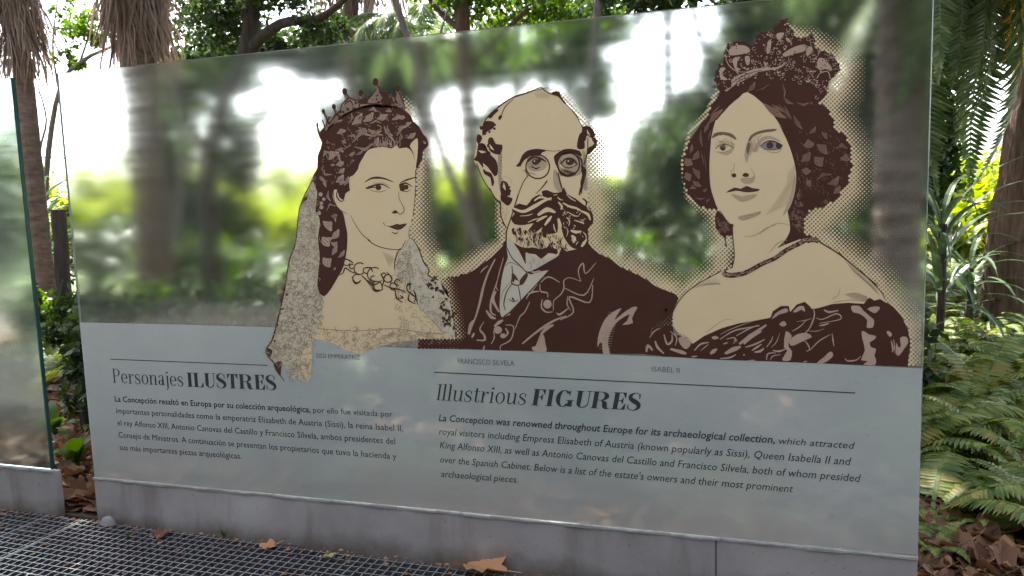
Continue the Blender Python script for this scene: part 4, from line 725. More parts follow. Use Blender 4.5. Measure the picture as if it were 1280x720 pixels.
# high-contrast serif headline, drawn stroke by stroke
def st(pts, ws): return ('s', pts, ws)
def R_(x0, y0, x1, y1): return ('p', [(x0, y0), (x1, y0), (x1, y1), (x0, y1)])
def arc(cx, cy, rx, ry, a0, a1, T, h, n=22):
    o = []; i_ = []
    for k in range(n+1):
        a = math.radians(a0+(a1-a0)*k/n); c, s = math.cos(a), math.sin(a)
        o.append((cx+rx*c, cy+ry*s)); i_.append((cx+(rx-T)*c, cy+(ry-h)*s))
    return ('q', o, i_)
def glyph(ch, T, h):
    X = .68; sf = .075; P = []
    def stem(x, y0, y1, foot=True, head=True, lhead=False):
        P.append(R_(x, y0, x+T, y1))
        if foot: P.append(R_(x-sf, y0, x+T+sf, y0+h))
        if head: P.append(R_(x-sf, y1-h, x+T+(0 if lhead else sf), y1))
    x = sf
    if ch == 'P' or ch == 'R':
        stem(x, 0, 1, True, False); P.append(R_(x-sf, 1-h, x+T+.16, 1)); P.append(R_(x+T, .48, x+T+.16, .48+h))
        P.append(arc(x+T+.14, .74, .16+T*.95, .26, -90, 90, T, h))
        if ch == 'R': P.append(st([(x+T+.18, .49), (x+T+.26+T*.3, .34), (x+T+.30+T*.4, .1), (x+T+.42+T*.5, .01), (x+T+.5+T*.5, .06)], [h, T, T, h*1.3, h*.8]))
        return P, x+T+.14+.16+T*.95+.04+(.12 if ch == 'R' else 0)
    if ch == 'I': stem(x, 0, 1); return P, x+T+sf+.03
    if ch == 'L': stem(x, 0, 1); P.append(R_(x, 0, x+T+.36, h)); P.append(('p', [(x+T+.36, 0), (x+T+.36, .36), (x+T+.335, .36), (x+T+.2, h)])); return P, x+T+.4
    if ch == 'E' or ch == 'F':
        stem(x, 0, 1); e = x+T+.32; P.append(R_(x, 1-h, e, 1)); P.append(('p', [(e, 1), (e-.16, 1-h), (e-.025, .68), (e, .68)])); P.append(R_(x+T, .5, x+T+.2, .5+h)); P.append(('p', [(x+T+.22, .34), (x+T+.22, .70), (x+T+.195, .70), (x+T+.1, .52), (x+T+.195, .34)]))
        if ch == 'E': P.append(R_(x, 0, e+.03, h)); P.append(('p', [(e+.03, 0), (e+.03, .36), (e+.005, .36), (e-.15, h)]))
        return P, e+.07
    if ch == 'T': 
        m = .36; P.append(R_(m-T/2, 0, m+T/2, 1)); P.append(R_(m-T/2-sf, 0, m+T/2+sf, h)); P.append(R_(.03, 1-h, .69, 1))
        P.append(('p', [(.03, 1), (.03, .66), (.055, .66), (.19, 1-h)])); P.append(('p', [(.69, 1), (.53, 1-h), (.665, .66), (.69, .66)])); return P, .73
    if ch == 'U':
        P.append(R_(x, .3, x+T, 1)); P.append(R_(x-sf, 1-h, x+T+sf, 1)); r = x+T+.36; P.append(R_(r-h, .3, r, 1)); P.append(R_(r-h-sf-.03, 1-h, r+sf+.02, 1))
        c = (x+r)/2; rx = (r-x)/2; o = []; i_ = []
        for k in range(17):
            a = math.pi+math.pi*k/16; w_ = T if k < 8 else h; t = k/16; w_ = T*(1-t)+h*t
            o.append((c+rx*math.cos(a), .3+.31*math.sin(a))); i_.append((c+(rx-w_)*math.cos(a)+0, .3+(.31-h*1.3)*math.sin(a)))
        P.append(('q', o, i_)); return P, r+sf+.03
    if ch == 'G':
        P.append(arc(.42, .5, .38, .51, 40, 322, T, h)); P.append(R_(.64, .03, .64+T, .42)); P.append(R_(.64-sf, .42-h, .64+T+sf, .42)); P.append(('p', [(.70, .68), (.72, .68), (.72, 1), (.70, 1), (.62, .85)])); return P, .64+T+sf+.04
    if ch in 'Ss':
        H = 1 if ch == 'S' else X; w_ = .62 if ch == 'S' else .42
        P.append(st([(w_*.86, H*.72), (w_*.78, H*.93), (w_*.5, H*1.0), (w_*.2, H*.86), (w_*.22, H*.66), (w_*.55, H*.5), (w_*.85, H*.34), (w_*.86, H*.13), (w_*.55, 0), (w_*.2, H*.06), (w_*.09, H*.3)], [h, h, h*1.2, T*.7, T*.95, T*1.15, T*.95, T*.7, h*1.2, h, h]))
        P.append(('p', [(w_*.84, H*.66), (w_*.9, H*.66), (w_*.9, H*.98), (w_*.86, H*.98)])); P.append(('p', [(w_*.06, H*.02), (w_*.1, H*.02), (w_*.12, H*.34), (w_*.06, H*.34)])); return P, w_+.05
    if ch == 'o': P.append(arc(.27, X/2, .25, X/2+.01, 0, 360, T, h)); return P, .56
    if ch == 'e': P.append(arc(.26, X/2, .24, X/2+.01, 0, 318, T, h)); P.append(R_(.06, X/2, .5, X/2+h)); return P, .53
    if ch == 'r': stem(x, 0, X, True, True, True); P.append(st([(x+T, X*.62), (x+T+.08, X*.9), (x+T+.18, X*.97)], [h, h*1.2, h])); P.append(arc(x+T+.2, X*.88, .055, .055, 0, 360, .055, .055, 10)); return P, x+T+.29
    if ch in 'n':
        stem(x, 0, X, True, True, True); s2 = x+T+.24; P.append(R_(s2, 0, s2+T, X*.7)); P.append(R_(s2-sf, 0, s2+T+sf, h)); P.append(st([(x+T, X*.66), (x+T+.09, X*.93), (x+T+.19, X*.97), (s2+T*.4, X*.9), (s2+T/2, X*.66)], [h, h, h*1.5, T*.8, T])); return P, s2+T+sf+.03
    if ch == 'u':
        P.append(R_(x, X*.28, x+T, X)); P.append(R_(x-sf, X-h, x+T, X)); s2 = x+T+.24; stem(s2, 0, X, False, False); P.append(R_(s2-sf, X-h, s2+T, X)); P.append(R_(s2, 0, s2+T+sf, h)); P.append(st([(x+T/2, X*.3), (x+T*.7, X*.08), (x+T+.1, X*.02), (x+T+.18, X*.1), (s2, X*.33)], [T, T*.8, h*1.4, h, h])); return P, s2+T+sf+.03
    if ch == 'a':
        s2 = .32; P.append(R_(s2, .05, s2+T, X*.74)); P.append(R_(s2, 0, s2+T+sf, h*1.3)); P.append(st([(.09, X*.76), (.14, X*.94), (.24, X*.99), (s2+T*.3, X*.93), (s2+T/2, X*.7)], [T*.9, h*1.4, h, T*.7, T])); P.append(arc(.21, X*.27, .17, X*.28, 20, 360, T, h)); return P, s2+T+sf+.02
    if ch == 'j': P.append(R_(.12, -.1, .12+T, X)); P.append(R_(.12-sf, X-h, .12+T, X)); P.append(st([(.12+T/2, -.08), (.12+T*.2, -.24), (.02, -.28)], [T, T*.5, h])); P.append(arc(.12+T/2, X+.21, .065, .065, 0, 360, .065, .065, 10)); return P, .12+T+.08
    if ch == 'i': stem(x, 0, X, True, True, True); P.append(arc(x+T/2, X+.21, .065, .065, 0, 360, .065, .065, 10)); return P, x+T+sf+.03
    if ch == 'l': stem(x, 0, 1.03, True, True, True); return P, x+T+sf+.03
    if ch == 't': P.append(R_(.1, .09, .1+T, .86)); P.append(R_(.0, X-h, .1+T+.13, X)); P.append(st([(.1+T/2, .12), (.1+T*.8, .02), (.1+T+.1, .03), (.1+T+.14, .14)], [T, T*.6, h, h])); return P, .1+T+.17
    return P, .3
def headline(txt, x0, y0, x1, y1, h_px, T, hair, slant, tr=.02):
    L = Lay('headline', panel, M['ink'], 2)
    x = 0; ps = []
    for ch in txt:
        g_, adv = glyph(ch, T, hair)
        for pr in g_:
            if pr[0] == 'p': ps.append([(x+a, b) for a, b in pr[1]])
            elif pr[0] == 'q':
                for k in range(len(pr[1])-1): ps.append([(x+pr[1][k][0], pr[1][k][1]), (x+pr[1][k+1][0], pr[1][k+1][1]), (x+pr[2][k+1][0], pr[2][k+1][1]), (x+pr[2][k][0], pr[2][k][1])])
            else:
                pts = [(*p, w_) for p, w_ in zip(pr[1], pr[2])]; c = cr(pts, False, 5); n = len(c); l = []; r = []
                for i, p in enumerate(c):
                    a = c[max(i-1, 0)]; b = c[min(i+1, n-1)]; dx, dy = b[0]-a[0], b[1]-a[1]; m = math.hypot(dx, dy) or 1
                    l.append((x+p[0]-dy/m*p[2]/2, p[1]+dx/m*p[2]/2)); r.append((x+p[0]+dy/m*p[2]/2, p[1]-dx/m*p[2]/2))
                for i in range(n-1): ps.append([l[i], l[i+1], r[i+1], r[i]])
        x += adv + tr
    a = at(x0, y0, 0); b = at(x1, y1, 0); up = at(x0, y0-h_px, 0).z - a.z; Wt = x
    for p in ps:
        w_ = []
        for u, v in p:
            u2 = u/Wt; w_.append((a.x+u2*(b.x-a.x)+v*slant*up, a.z+u2*(b.z-a.z)+v*up))
        b0 = len(L.v); L.k += 1; y = L.y-(L.k % 41)*0.000005
        L.v += [(c[0], y, c[1]) for c in w_]; L.f.append(tuple(range(b0, b0+len(w_))))
    L.done()
headline('Personajes', *s7(300, 208), *s7(489, 218), 17.5, .10, .035, 0)
headline('ILUSTRES', *s7(497, 219), *s7(735, 228), 17.8, .215, .04, 0)
headline('Illustrious', *s8(50, 120), *s8(277, 132), 20.0, .095, .035, .2)
headline('FIGURES', *s8(288, 133), *s8(562, 146), 20.6, .215, .04, .2)
# ---------------------------------------------------------------- plinths, left pane, grating, ground
seal = []
def plinth(x0, x1, joints, label, h=ZB):
    root = empty('concrete_plinth', ((x0+x1)/2, 0.08, 0)); tag(root, label, 'plinth')
    xs = [x0] + joints + [x1]; n = Matrix.Translation(root.location).inverted()
    for a, b in zip(xs[:-1], xs[1:]):
        g = MB(); N_ = 14; v = []; f = []
        a2 = a + (.0015 if a != x0 else 0); b2 = b - (.0015 if b != x1 else 0)
        g.box(a2, -0.004, -.3, b2, 0.03, h-.004)
        me = g.mesh('block', M['concrete']); o = link('block', me, root); o.matrix_parent_inverse = n
        bv = o.modifiers.new('bevel', 'BEVEL'); bv.width = .003; bv.segments = 2
    for xj in joints: o = link('joint_filler', (lambda q_: (q_.box(xj-.0014, -.0025, -.29, xj+.0014, .028, h-.006), q_.mesh('joint_filler', M['side_shade_and_joint']))[1])(MB()), root); o.matrix_parent_inverse = n
    g = MB(); k = 60
    for i in range(k):
        xa = x0+(x1-x0)*i/k; xb = x0+(x1-x0)*(i+1)/k
        ya = -.0085+.0018*math.sin(i*1.7); g.box(xa, ya, h-.0045+.0012*math.sin(i*.9), xb, .001, h+.0025+.0012*math.sin(i*1.3))
    o = link('sealant_bead', g.mesh('sealant_bead', M['seal']), root); o.matrix_parent_inverse = n
    return root
plinth(0, W0, [at(895, 677, 0).x], 'long low stained concrete plinth with a bright bead under the portrait panel')
lx = at(73, 645, 0).x
plinth(-2.2, -0.205, [], 'short grey concrete plinth under the plain glass pane at the left edge', .187)
lp = empty('glass_pane', (-1.2, 0, 0)); tag(lp, 'plain frosted glass pane with dark teal polished edge at the left edge', 'glass pane')
g = MB(); xr = at(13, 97, 0).x; xr2 = at(63, 583, 0).x
zt = at(12, 97, 0).z
g.add([(-2.2, 0, .192), (xr2, 0, .192), (xr2, .018, .192), (-2.2, .018, .192), (-2.2, 0, zt), (xr, 0, zt), (xr, .018, zt), (-2.2, .018, zt)], [(3,2,1,0),(4,5,6,7),(0,1,5,4),(2,3,7,6),(3,0,4,7)])
o = link('pane', g.mesh('pane', M['glass_left']), lp); o.matrix_parent_inverse = Matrix.Translation((1.2, 0, 0))
g = MB(); g.add([(xr2, 0, .192), (xr2+.004, .001, .192), (xr2+.004, .017, .192), (xr2, .018, .192), (xr, 0, zt), (xr+.004, .001, zt), (xr+.004, .017, zt), (xr, .018, zt)], [(3,2,1,0),(4,5,6,7),(0,1,5,4),(1,2,6,5),(2,3,7,6)])
o = link('polished_edge', g.mesh('polished_edge', M['glass_edge']), lp); o.matrix_parent_inverse = Matrix.Translation((1.2, 0, 0))
# grating
gr = empty('steel_grating', (.8, -.6, 0)); tag(gr, 'galvanised steel floor grating along the foot of the panels', 'grating')
gr.rotation_euler.z = math.radians(-1.0)
PT = .0335; gx0, gx1 = -2.6, 2.3; NB = 34
gb = MB(); gb.box(gx0, -.002, -.028, gx1, .002, 0); mb_ = gb.mesh('bearing_bar', [M['side_shade_and_joint'], M['steel']])
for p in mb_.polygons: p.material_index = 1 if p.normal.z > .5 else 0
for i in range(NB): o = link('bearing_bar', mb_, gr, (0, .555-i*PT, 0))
gb = MB(); gb.box(-.002, .555-(NB-1)*PT, -.02, .002, .575, -.0012); mr_ = gb.mesh('cross_rod', [M['side_shade_and_joint'], M['steel']])
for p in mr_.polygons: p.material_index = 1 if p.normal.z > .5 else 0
n = int((gx1-gx0)/PT); 
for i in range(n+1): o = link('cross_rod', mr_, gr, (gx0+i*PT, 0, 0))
gb = MB(); gb.box(-.0035, .555-(NB-1)*PT, -.03, .0035, .562, .0015); mf_ = gb.mesh('frame_bar', M['steel'])
for px in (112, 68): link('frame_bar', mf_, gr, (at(px, 650, 0).x - .8 - .02, 0, 0))
# ground
g = MB(); v = []; f = []
ys = [0.034, .3, .6, 1, 1.5, 2, 3, 4, 5, 6.5, 8, 10, 13, 17, 22, 30, 45, 80, 200, 600]; xs = [-600, -150, -60, -30, -18, -12, -9, -7, -5.5, -4.5, -3.5, -2.8, -2.2, -1.6, -1.2, -.8, -.4, 0, .4, .8, 1.2, 1.6, 2, 2.4, 2.8, 3.2, 3.6, 4, 4.5, 5, 6, 7, 8.5, 10, 13, 17, 25, 40, 100, 600]
for y in ys:
    for x in xs:
        z = 0.02*math.sin(x*2.1+y)+.025*math.sin(y*1.7-x*.8) if y > .1 and y < 60 else -.005
        v.append((x, y, z-.01))
nx = len(xs)
for j in range(len(ys)-1):
    for i in range(nx-1): f.append((j*nx+i, j*nx+i+1, (j+1)*nx+i+1, (j+1)*nx+i))
g.add(v, f); g.add([(-600, .034, -.015), (600, .034, -.015), (600, .034, -.32), (-600, .034, -.32)], [(0, 3, 2, 1)])
tag(link('ground', g.mesh('ground', M['soil'], True)), kind='structure')
def gz(x, y): return 0.02*math.sin(x*2.1+y)+.025*math.sin(y*1.7-x*.8) - .01
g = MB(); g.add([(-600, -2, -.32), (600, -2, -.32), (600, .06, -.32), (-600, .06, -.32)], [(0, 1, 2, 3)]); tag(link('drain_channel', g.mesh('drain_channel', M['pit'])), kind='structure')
g = MB(); g.box(-600, -600, -.4, 600, -1.2, -.002); tag(link('paved_path', g.mesh('paved_path', M['paving'])), kind='structure')
g = MB(); g.box(2.32, -1.2, -.4, 60, -.02, -.006); tag(link('path_edge', g.mesh('path_edge', M['paving'])), kind='structure')
# ---------------------------------------------------------------- leaves
def dry_leaf_mesh(mat, size=.08, curl=.3, lobes=True, seed=0):
    r = random.Random(seed); n = 22; pts = []
    for i in range(n):
        a = -math.pi/2 + 2*math.pi*i/n
        lob = 1
        if lobes: lob = .62+.38*abs(math.cos(2.5*(a+math.pi/2)))**1.5
        rr = size*lob*r.uniform(.85, 1.12); pts.append((rr*math.cos(a), rr*math.sin(a)))
    ca, cb, cc = r.uniform(-1, 1)*curl, r.uniform(.3, 1.4)*curl, r.uniform(-1, 1)*curl
    hz = lambda x, y: (ca*x*y*2+cb*abs(x)*.9+cb*x*x*4+cc*y*y*5)*1.0
    v = [(0, 0, hz(0, 0))] + [(x*.55, y*.55, hz(x*.55, y*.55)+r.uniform(-.04, .04)*size) for x, y in pts] + [(x, y, hz(x, y)+r.uniform(-.1, .1)*size) for x, y in pts]
    f = [(0, 1+i, 1+(i+1) % n) for i in range(n)] + [(1+i, 1+n+i, 1+n+(i+1) % n, 1+(i+1) % n) for i in range(n)]
    b = len(v); v += [(-.002, -size*.5, .003), (.002, -size*.5, .003), (.002, -size*1.5, .012), (-.002, -size*1.5, .012)]; f.append((b, b+1, b+2, b+3))
    mn = min(p[2] for p in v); v = [(p[0], p[1], p[2]-mn) for p in v]
    return mesh('dry_leaf', v, f, mat, True)
DL = [dry_leaf_mesh(M['litter'], random.uniform(.05, .085), random.uniform(.3, 1.3), k % 3 != 0, k) for k in range(10)]
def put_leaf(me, p, rz, tilt=.15, s=1.0, label=None, group=None):
    o = link('dry_leaf', me, None, p); o.rotation_euler = (random.uniform(-tilt, tilt), random.uniform(-tilt, tilt), rz); o.scale = (s, s, s)
    tag(o, label, 'leaf', group); return o
og_ = dry_leaf_mesh(M['litter_orange'], .085, .3, True, 41)
put_leaf(og_, ground(604, 711, .004), 1.2, .1, 1.3, 'large curled orange leaf against the middle of the concrete plinth foot')
put_leaf(dry_leaf_mesh(M['litter_orange'], .05, .5, True, 5), ground(336, 683, .004), 2.2, .1, .75, 'small bright orange leaf at grating edge beside a fallen twig')
put_leaf(dry_leaf_mesh(M['litter'], .05, .5, True, 6), ground(202, 668, .004), .4, .1, .8, 'small rust brown leaf at grating edge near the left end of the plinth')
put_leaf(dry_leaf_mesh(M['litter_pale'], .03, .5, True, 7), ground(412, 695, .004), .9, .1, .8, 'tiny yellow green leaf lying on the grating')
stm = noisy('pale_stone', [(.3, (.15, .13, .13)), (.7, (.28, .25, .25))], 12, .8, .4)
v = []; f = []; 
g = MB(); nn = 9
for i in range(6):
    ph = math.pi/2*i/5
    for k in range(nn): a = 2*math.pi*k/nn; r = math.cos(ph)*(1+.12*math.sin(3*a+i)); v.append((.035*r*math.cos(a), .022*r*math.sin(a), .034*math.sin(ph)+.002))
for i in range(5):
    for k in range(nn): f.append((i*nn+k, i*nn+(k+1) % nn, (i+1)*nn+(k+1) % nn, (i+1)*nn+k))
tag(link('stone', mesh('stone', v, f, stm, True), None, ground(136, 656, 0)), 'small pale rounded stone at the left foot of the plinth', 'stone')
tw = MB(); a = ground(343, 680, .008); b = ground(395, 688, .012); c = ground(352, 672, .02)
tw.tube([a, (a+b)/2+Vector((0, .004, .004)), b], [.002, .0018, .001], 5); tw.tube([a, (a+c)/2, c+Vector((.02, 0, 0))], [.0016, .001, .0008], 5)
o = link('twig', tw.mesh('twig', M['bark_dark'])); tag(o, 'thin forked dark twig at the plinth foot beside an orange leaf', 'twig')
def weed(px, py, s, label, n=14):
    root = empty('weed', ground(px, py, 0)); tag(root, label, 'weed')
    for k in range(n):
        a = random.uniform(0, 6.28); l = s*random.uniform(.5, 1); t = random.uniform(.2, .9); w_ = .003
        d = Vector((math.cos(a)*math.sin(t), math.sin(a)*math.sin(t)*.6-.1, math.cos(t))); sd_ = Vector((-math.sin(a), math.cos(a), 0))*w_
        p1 = d*l*.5+Vector((0, 0, l*.1)); p2 = d*l
        link('blade', mesh('blade', [-sd_*.5, sd_*.5, p1+sd_, p1-sd_, p2], [(0, 1, 2, 3), (3, 2, 4)], M['leaf_mid']), root)
weed(281, 672, .05, 'small grass weed sprouting at the plinth foot between two fallen leaves'); weed(160, 672, .035, 'tiny weed growing up through the left of the grating', 8)
# litter: individuals where they show largest
spots = []
for k in range(4000):
    x, y = random.uniform(2.9, 5.2), random.uniform(.1, 3.2); spots.append((x, y))
def near(x, y): return random.random() < .8
cnt = 0; G_ = 'dry leaves on the ground right of the panel'
for k in range(290):
    px = random.uniform(1148, 1290); py = random.uniform(500, 730)
    p = ground(px, py, 0)
    if p.y < .05: continue
    p.z = gz(p.x, p.y)+random.uniform(.003, .04); put_leaf(random.choice(DL), p, random.uniform(0, 6.28), .4, random.uniform(.25, .72), 'brown dry leaf '+bank(px, py), G_)
for k in range(95):
    px, py = random.uniform(62, 126), random.uniform(500, 648); p = ground(px, py, 0)
    if p.y < .07: p.y = random.uniform(.07, .3)
    p.z = gz(p.x, p.y)+random.uniform(.003, .05); put_leaf(random.choice(DL), p, random.uniform(0, 6.28), .5, random.uniform(.45, .8), 'tan dry leaf in the gap '+('far back' if py < 535 else 'halfway back' if py < 580 else 'near the front' if py < 620 else 'at the very front')+(', by the left plinth' if px < 84 else ', in the middle' if px < 105 else ', by the right plinth'), 'dry leaves in the gap between the plinths')
# leaf crumbs caught in the grating
cr_ = []
for k in range(260):
    p = ground(random.uniform(0, 620), random.uniform(640, 725), 0)
    if p.y > -.05: p.y = -.05-random.random()*.06
    if k > 100: p.y = -.022-random.random()**2*.04; p.x = random.uniform(-.5, 2.3)
    s_ = random.uniform(.003, .012); a = random.uniform(0, 6.28); c1, s1 = math.cos(a)*s_, math.sin(a)*s_
    cr_.append([(p.x+c1, p.y+s1, .002), (p.x-s1*.6, p.y+c1*.6, .005), (p.x-c1, p.y-s1, .003), (p.x+s1*.6, p.y-c1*.6, .002)])
tag(link('leaf_crumbs', np_mesh('leaf_crumbs', np.array(cr_), 4, M['litter'])), 'brown leaf crumbs scattered on the grating', kind='stuff')
for k in range(12):
    p = ground(random.uniform(1155, 1290), random.uniform(560, 715), .03); a = random.uniform(0, 6.28); l = random.uniform(.12, .3); dv = Vector((math.cos(a), math.sin(a), random.uniform(-.05, .2)))*l; sv = Vector((-dv.y, dv.x, .02))
    g = MB(); g.tube([p-dv, p+sv*.12, p+dv], [.004, .003, .0015], 5); g.tube([p+sv*.12, p+dv*.4+sv*.5], [.0025, .001], 4)
    tag(link('twig', g.mesh('twig', M['bark_dark'])), 'thin forked dead twig among the dry leaves right of the panel', 'twig', 'dead twigs among the dry leaves')
# joined litter cover
n = 16000
X_ = rng.uniform(-5, 7, n); Y_ = rng.uniform(.15, 1, n)**1.0*0 + .07 + 9*rng.random(n)**1.8
base = []
for s_ in range(3):
    a = np.linspace(0, 2*np.pi, 7)[:-1]; rr = np.array([1, .75, 1.05, .7, .95, .8]); base.append(np.stack([rr*np.cos(a), rr*np.sin(a), .35*np.abs(np.cos(a))], 1))
V = np.zeros((n, 6, 3))
for i in range(n):
    b = base[i % 3]*rng.uniform(.02, .055); th = rng.uniform(0, 6.28); t1, t2 = rng.normal(0, .35, 2)
    c, s = math.cos(th), math.sin(th); x = b[:, 0]*c-b[:, 1]*s; y = b[:, 0]*s+b[:, 1]*c; z = b[:, 2]+x*t1+y*t2
    V[i, :, 0] = x+X_[i]; V[i, :, 1] = y+Y_[i]; V[i, :, 2] = z-z.min()+gz(X_[i], Y_[i])+rng.uniform(0, .02)
tag(link('leaf_litter', np_mesh('leaf_litter', V, 6, M['litter'])), 'carpet of brown dry leaves over the woodland floor', kind='stuff')
# ---------------------------------------------------------------- plants
def frond_mesh(name, Lf, npair, lw, droop, mat, leaf_l, tip=.3, vdroop=.3, seed=0, stem=True, fwd=.5):
    """arching pinnate frond growing along +X from the origin"""
    r = random.Random(seed); v = []; f = []; spine = []
    x = z = 0.0; ang = 1.1
    N_ = 24; 
    for i in range(N_+1):
        spine.append((x, z)); ang -= droop/N_*(.6+.8*i/N_); x += math.cos(ang)*Lf/N_; z += math.sin(ang)*Lf/N_
    def sp(t):
        u = t*N_; i = min(int(u), N_-1); w_ = u-i; return (spine[i][0]*(1-w_)+spine[i+1][0]*w_, spine[i][1]*(1-w_)+spine[i+1][1]*w_), math.atan2(spine[i+1][1]-spine[i][1], spine[i+1][0]-spine[i][0])
    for k in range(npair):
        t = .12+.87*k/(npair-1); (px, pz), a = sp(t)
        ll = leaf_l*(math.sin(math.pi*min(1, (t+.12)*.75+.15))**.8)*(1-.55*max(0, t-.6)/.4)*r.uniform(.85, 1.1)
        for s in (-1, 1):
            dx, dz = math.cos(a), math.sin(a); d = Vector((dx*fwd, s*1.0, dz*fwd)).normalized()*ll
            e = Vector((px, 0, pz)); wv = Vector((dx, 0, dz))*lw/2; dr = Vector((0, 0, -ll*vdroop*r.uniform(.6, 1.4)))
            b = len(v); m = e+d*.5+dr*.3; v += [e-wv*.6, e+wv*.6, m+wv, e+d+dr, m-wv]; f.append((b, b+1, b+2, b+3, b+4))
    if stem:
        for i in range(N_):
            w_ = lw*.35*(1-i/N_)+.0015; a_, b_ = spine[i], spine[i+1]; b = len(v)
            v += [(a_[0], -w_, a_[1]+.001), (a_[0], w_, a_[1]+.001), (b_[0], w_, b_[1]+.001), (b_[0], -w_, b_[1]+.001)]; f.append((b, b+1, b+2, b+3))
    return mesh(name, v, f, mat)
FERN = [frond_mesh('frond', .46+.05*(k % 4), 24, .021, 1.7+.25*(k % 3), M['fern'], .10+.012*(k % 2), seed=k, vdroop=.2, fwd=.25) for k in range(6)]
def fern(x, y, s, label, group, n=9):
    root = empty('fern', (x, y, gz(x, y))); tag(root, label, 'fern', group)
    a0 = random.uniform(0, 6.28)
    for k in range(n):
        o = link('frond', random.choice(FERN), root); o.rotation_euler = (random.uniform(-.25, .25), random.uniform(-.3, .35), a0+k*6.283/n+random.uniform(-.35, .35)); q_ = s*random.uniform(.7, 1.15); o.scale = (q_, q_, q_)
GR = 'ferns on the bank right of the panel'
pl = []
def try_fern(px, py, s, label, group, md=.17, z=0, n=9):
    p = ground(px, py, z)
    if any((p.x-a)**2+(p.y-b)**2 < (md*s*1.3)**2 for a, b in pl): return
    pl.append((p.x, p.y)); fern(p.x, p.y, s, label, group, n)
for k in range(900):
    py = 322+280*random.random()**1.35; px = random.uniform(1120, 1320); sc_ = random.uniform(.7, 1.05)
    if py > 490 and random.random() < .7: continue
    try_fern(px, py, sc_, 'green arching fern '+bank(px, py), GR, md=.2)
for p_, s_ in [((1175, 590), .75), ((1245, 560), .9), ((1160, 655), .45), ((1290, 640), .7), ((1215, 620), .5), ((1255, 600), .6), ((1185, 625), .4), ((1235, 665), .45), ((1170, 690), .35)]: try_fern(*p_, s_, 'small fern '+bank(*p_), GR, md=.05)
for k in range(50): try_fern(random.uniform(60, 108), random.uniform(395, 470), random.uniform(.7, 1), 'green fern in the gap between the two glass panels', 'ferns in the gap between the panels')
for p_, s_ in [((92, 560), .35), ((118, 540), .4), ((72, 520), .4)]: try_fern(*p_, s_, 'small green fern growing out of the dry leaves in the gap', 'small ferns in the leaf filled gap', md=.02)
for k in range(230):
    x = random.uniform(-2.5, 3.6); y = .5+7*random.random()**1.3
    if any((x-a)**2+(y-b)**2 < .3 for a, b in pl): continue
    pl.append((x, y)); fern(x, y, random.uniform(.8, 1.2), 'blurred green fern seen through the frosted glass', 'ferns behind the frosted glass', 7)
BIG = [frond_mesh('frond', .95, 42, .028, 2.1+.2*k, M['fern'], .13, seed=70+k, vdroop=.35, fwd=.3) for k in range(2)]
DEADF = frond_mesh('frond', .5, 24, .016, 2.4, M['deadfrond'], .09, seed=77, vdroop=.5, fwd=.3)
def big_fern(px, py, label, az0, n=4, s=.75):
    p = ground(px, py, 0); root = empty('fern', (p.x, p.y, gz(p.x, p.y))); tag(root, label, 'fern')
    for k in range(n): o = link('frond', BIG[k % 2], root); o.rotation_euler = (random.uniform(-.2, .2), random.uniform(0, .4), az0+(k-n/2)*.7); o.scale = (s*random.uniform(.8, 1.1),)*3
big_fern(1165, 640, 'large fern with long arching fronds low beside the right edge of the panel', .5, 4)
big_fern(1292, 560, 'large fern arching in from the right edge of the photo', 2.6, 4)
big_fern(1150, 560, 'large fern whose fronds curve over the dry leaves beside the frosted band', .1, 3, .8)
for k in range(26):
    p = ground(random.uniform(1155, 1290), random.uniform(370, 600), 0); o = link('dead_fern_frond', DEADF, None, (p.x, p.y, gz(p.x, p.y)+.02)); o.rotation_euler = (random.uniform(-.3, .3), random.uniform(.2, .7), random.uniform(0, 6.28)); tag(o, 'withered brown frond lying among the green ferns', 'dead frond', 'withered fronds among the ferns')
bl = [] 
def broad_leaf(L_, W_, seed):
    v = []; f = []; n_ = 7
    for i in range(n_+1):
        t = i/n_; w_ = W_*math.sin(math.pi*min(1, t*.96+.03))**.8; z = .28*L_*math.sin(t*2.6); v += [(t*L_, -w_, z+w_*.25), (t*L_, 0, z), (t*L_, w_, z+w_*.25)]
    for i in range(n_):
        for k in range(2): b = i*3+k; f.append((b, b+1, b+4, b+3))
    return mesh('leaf', v, f, M['leaf_mid'], True)
BL = [broad_leaf(.16, .035, 0), broad_leaf(.2, .04, 1)]
for k, (px, py) in enumerate([(1166, 430), (1172, 470), (1250, 640), (1190, 520), (1270, 480), (1225, 560), (1160, 500), (1240, 430), (96, 590), (70, 545)]):
    p = ground(px, py, 0)
    if p.y < .1: p.y = .12
    root = empty('leafy_sprout', (p.x, p.y, gz(p.x, p.y))); tag(root, 'low broad leaved green sprout among the dry leaves' + (' in the gap' if px < 200 else ' right of the panel'), 'plant', 'broad leaved sprouts in the gap' if px < 200 else 'broad leaved sprouts right of the panel')
    for q_ in range(9): o = link('leaf', BL[q_ % 2], root, (0, 0, .05*random.random())); o.rotation_euler = (random.uniform(-.3, .3), random.uniform(-.9, -.1), q_*2.4); o.scale = (random.uniform(.6, 1),)*3
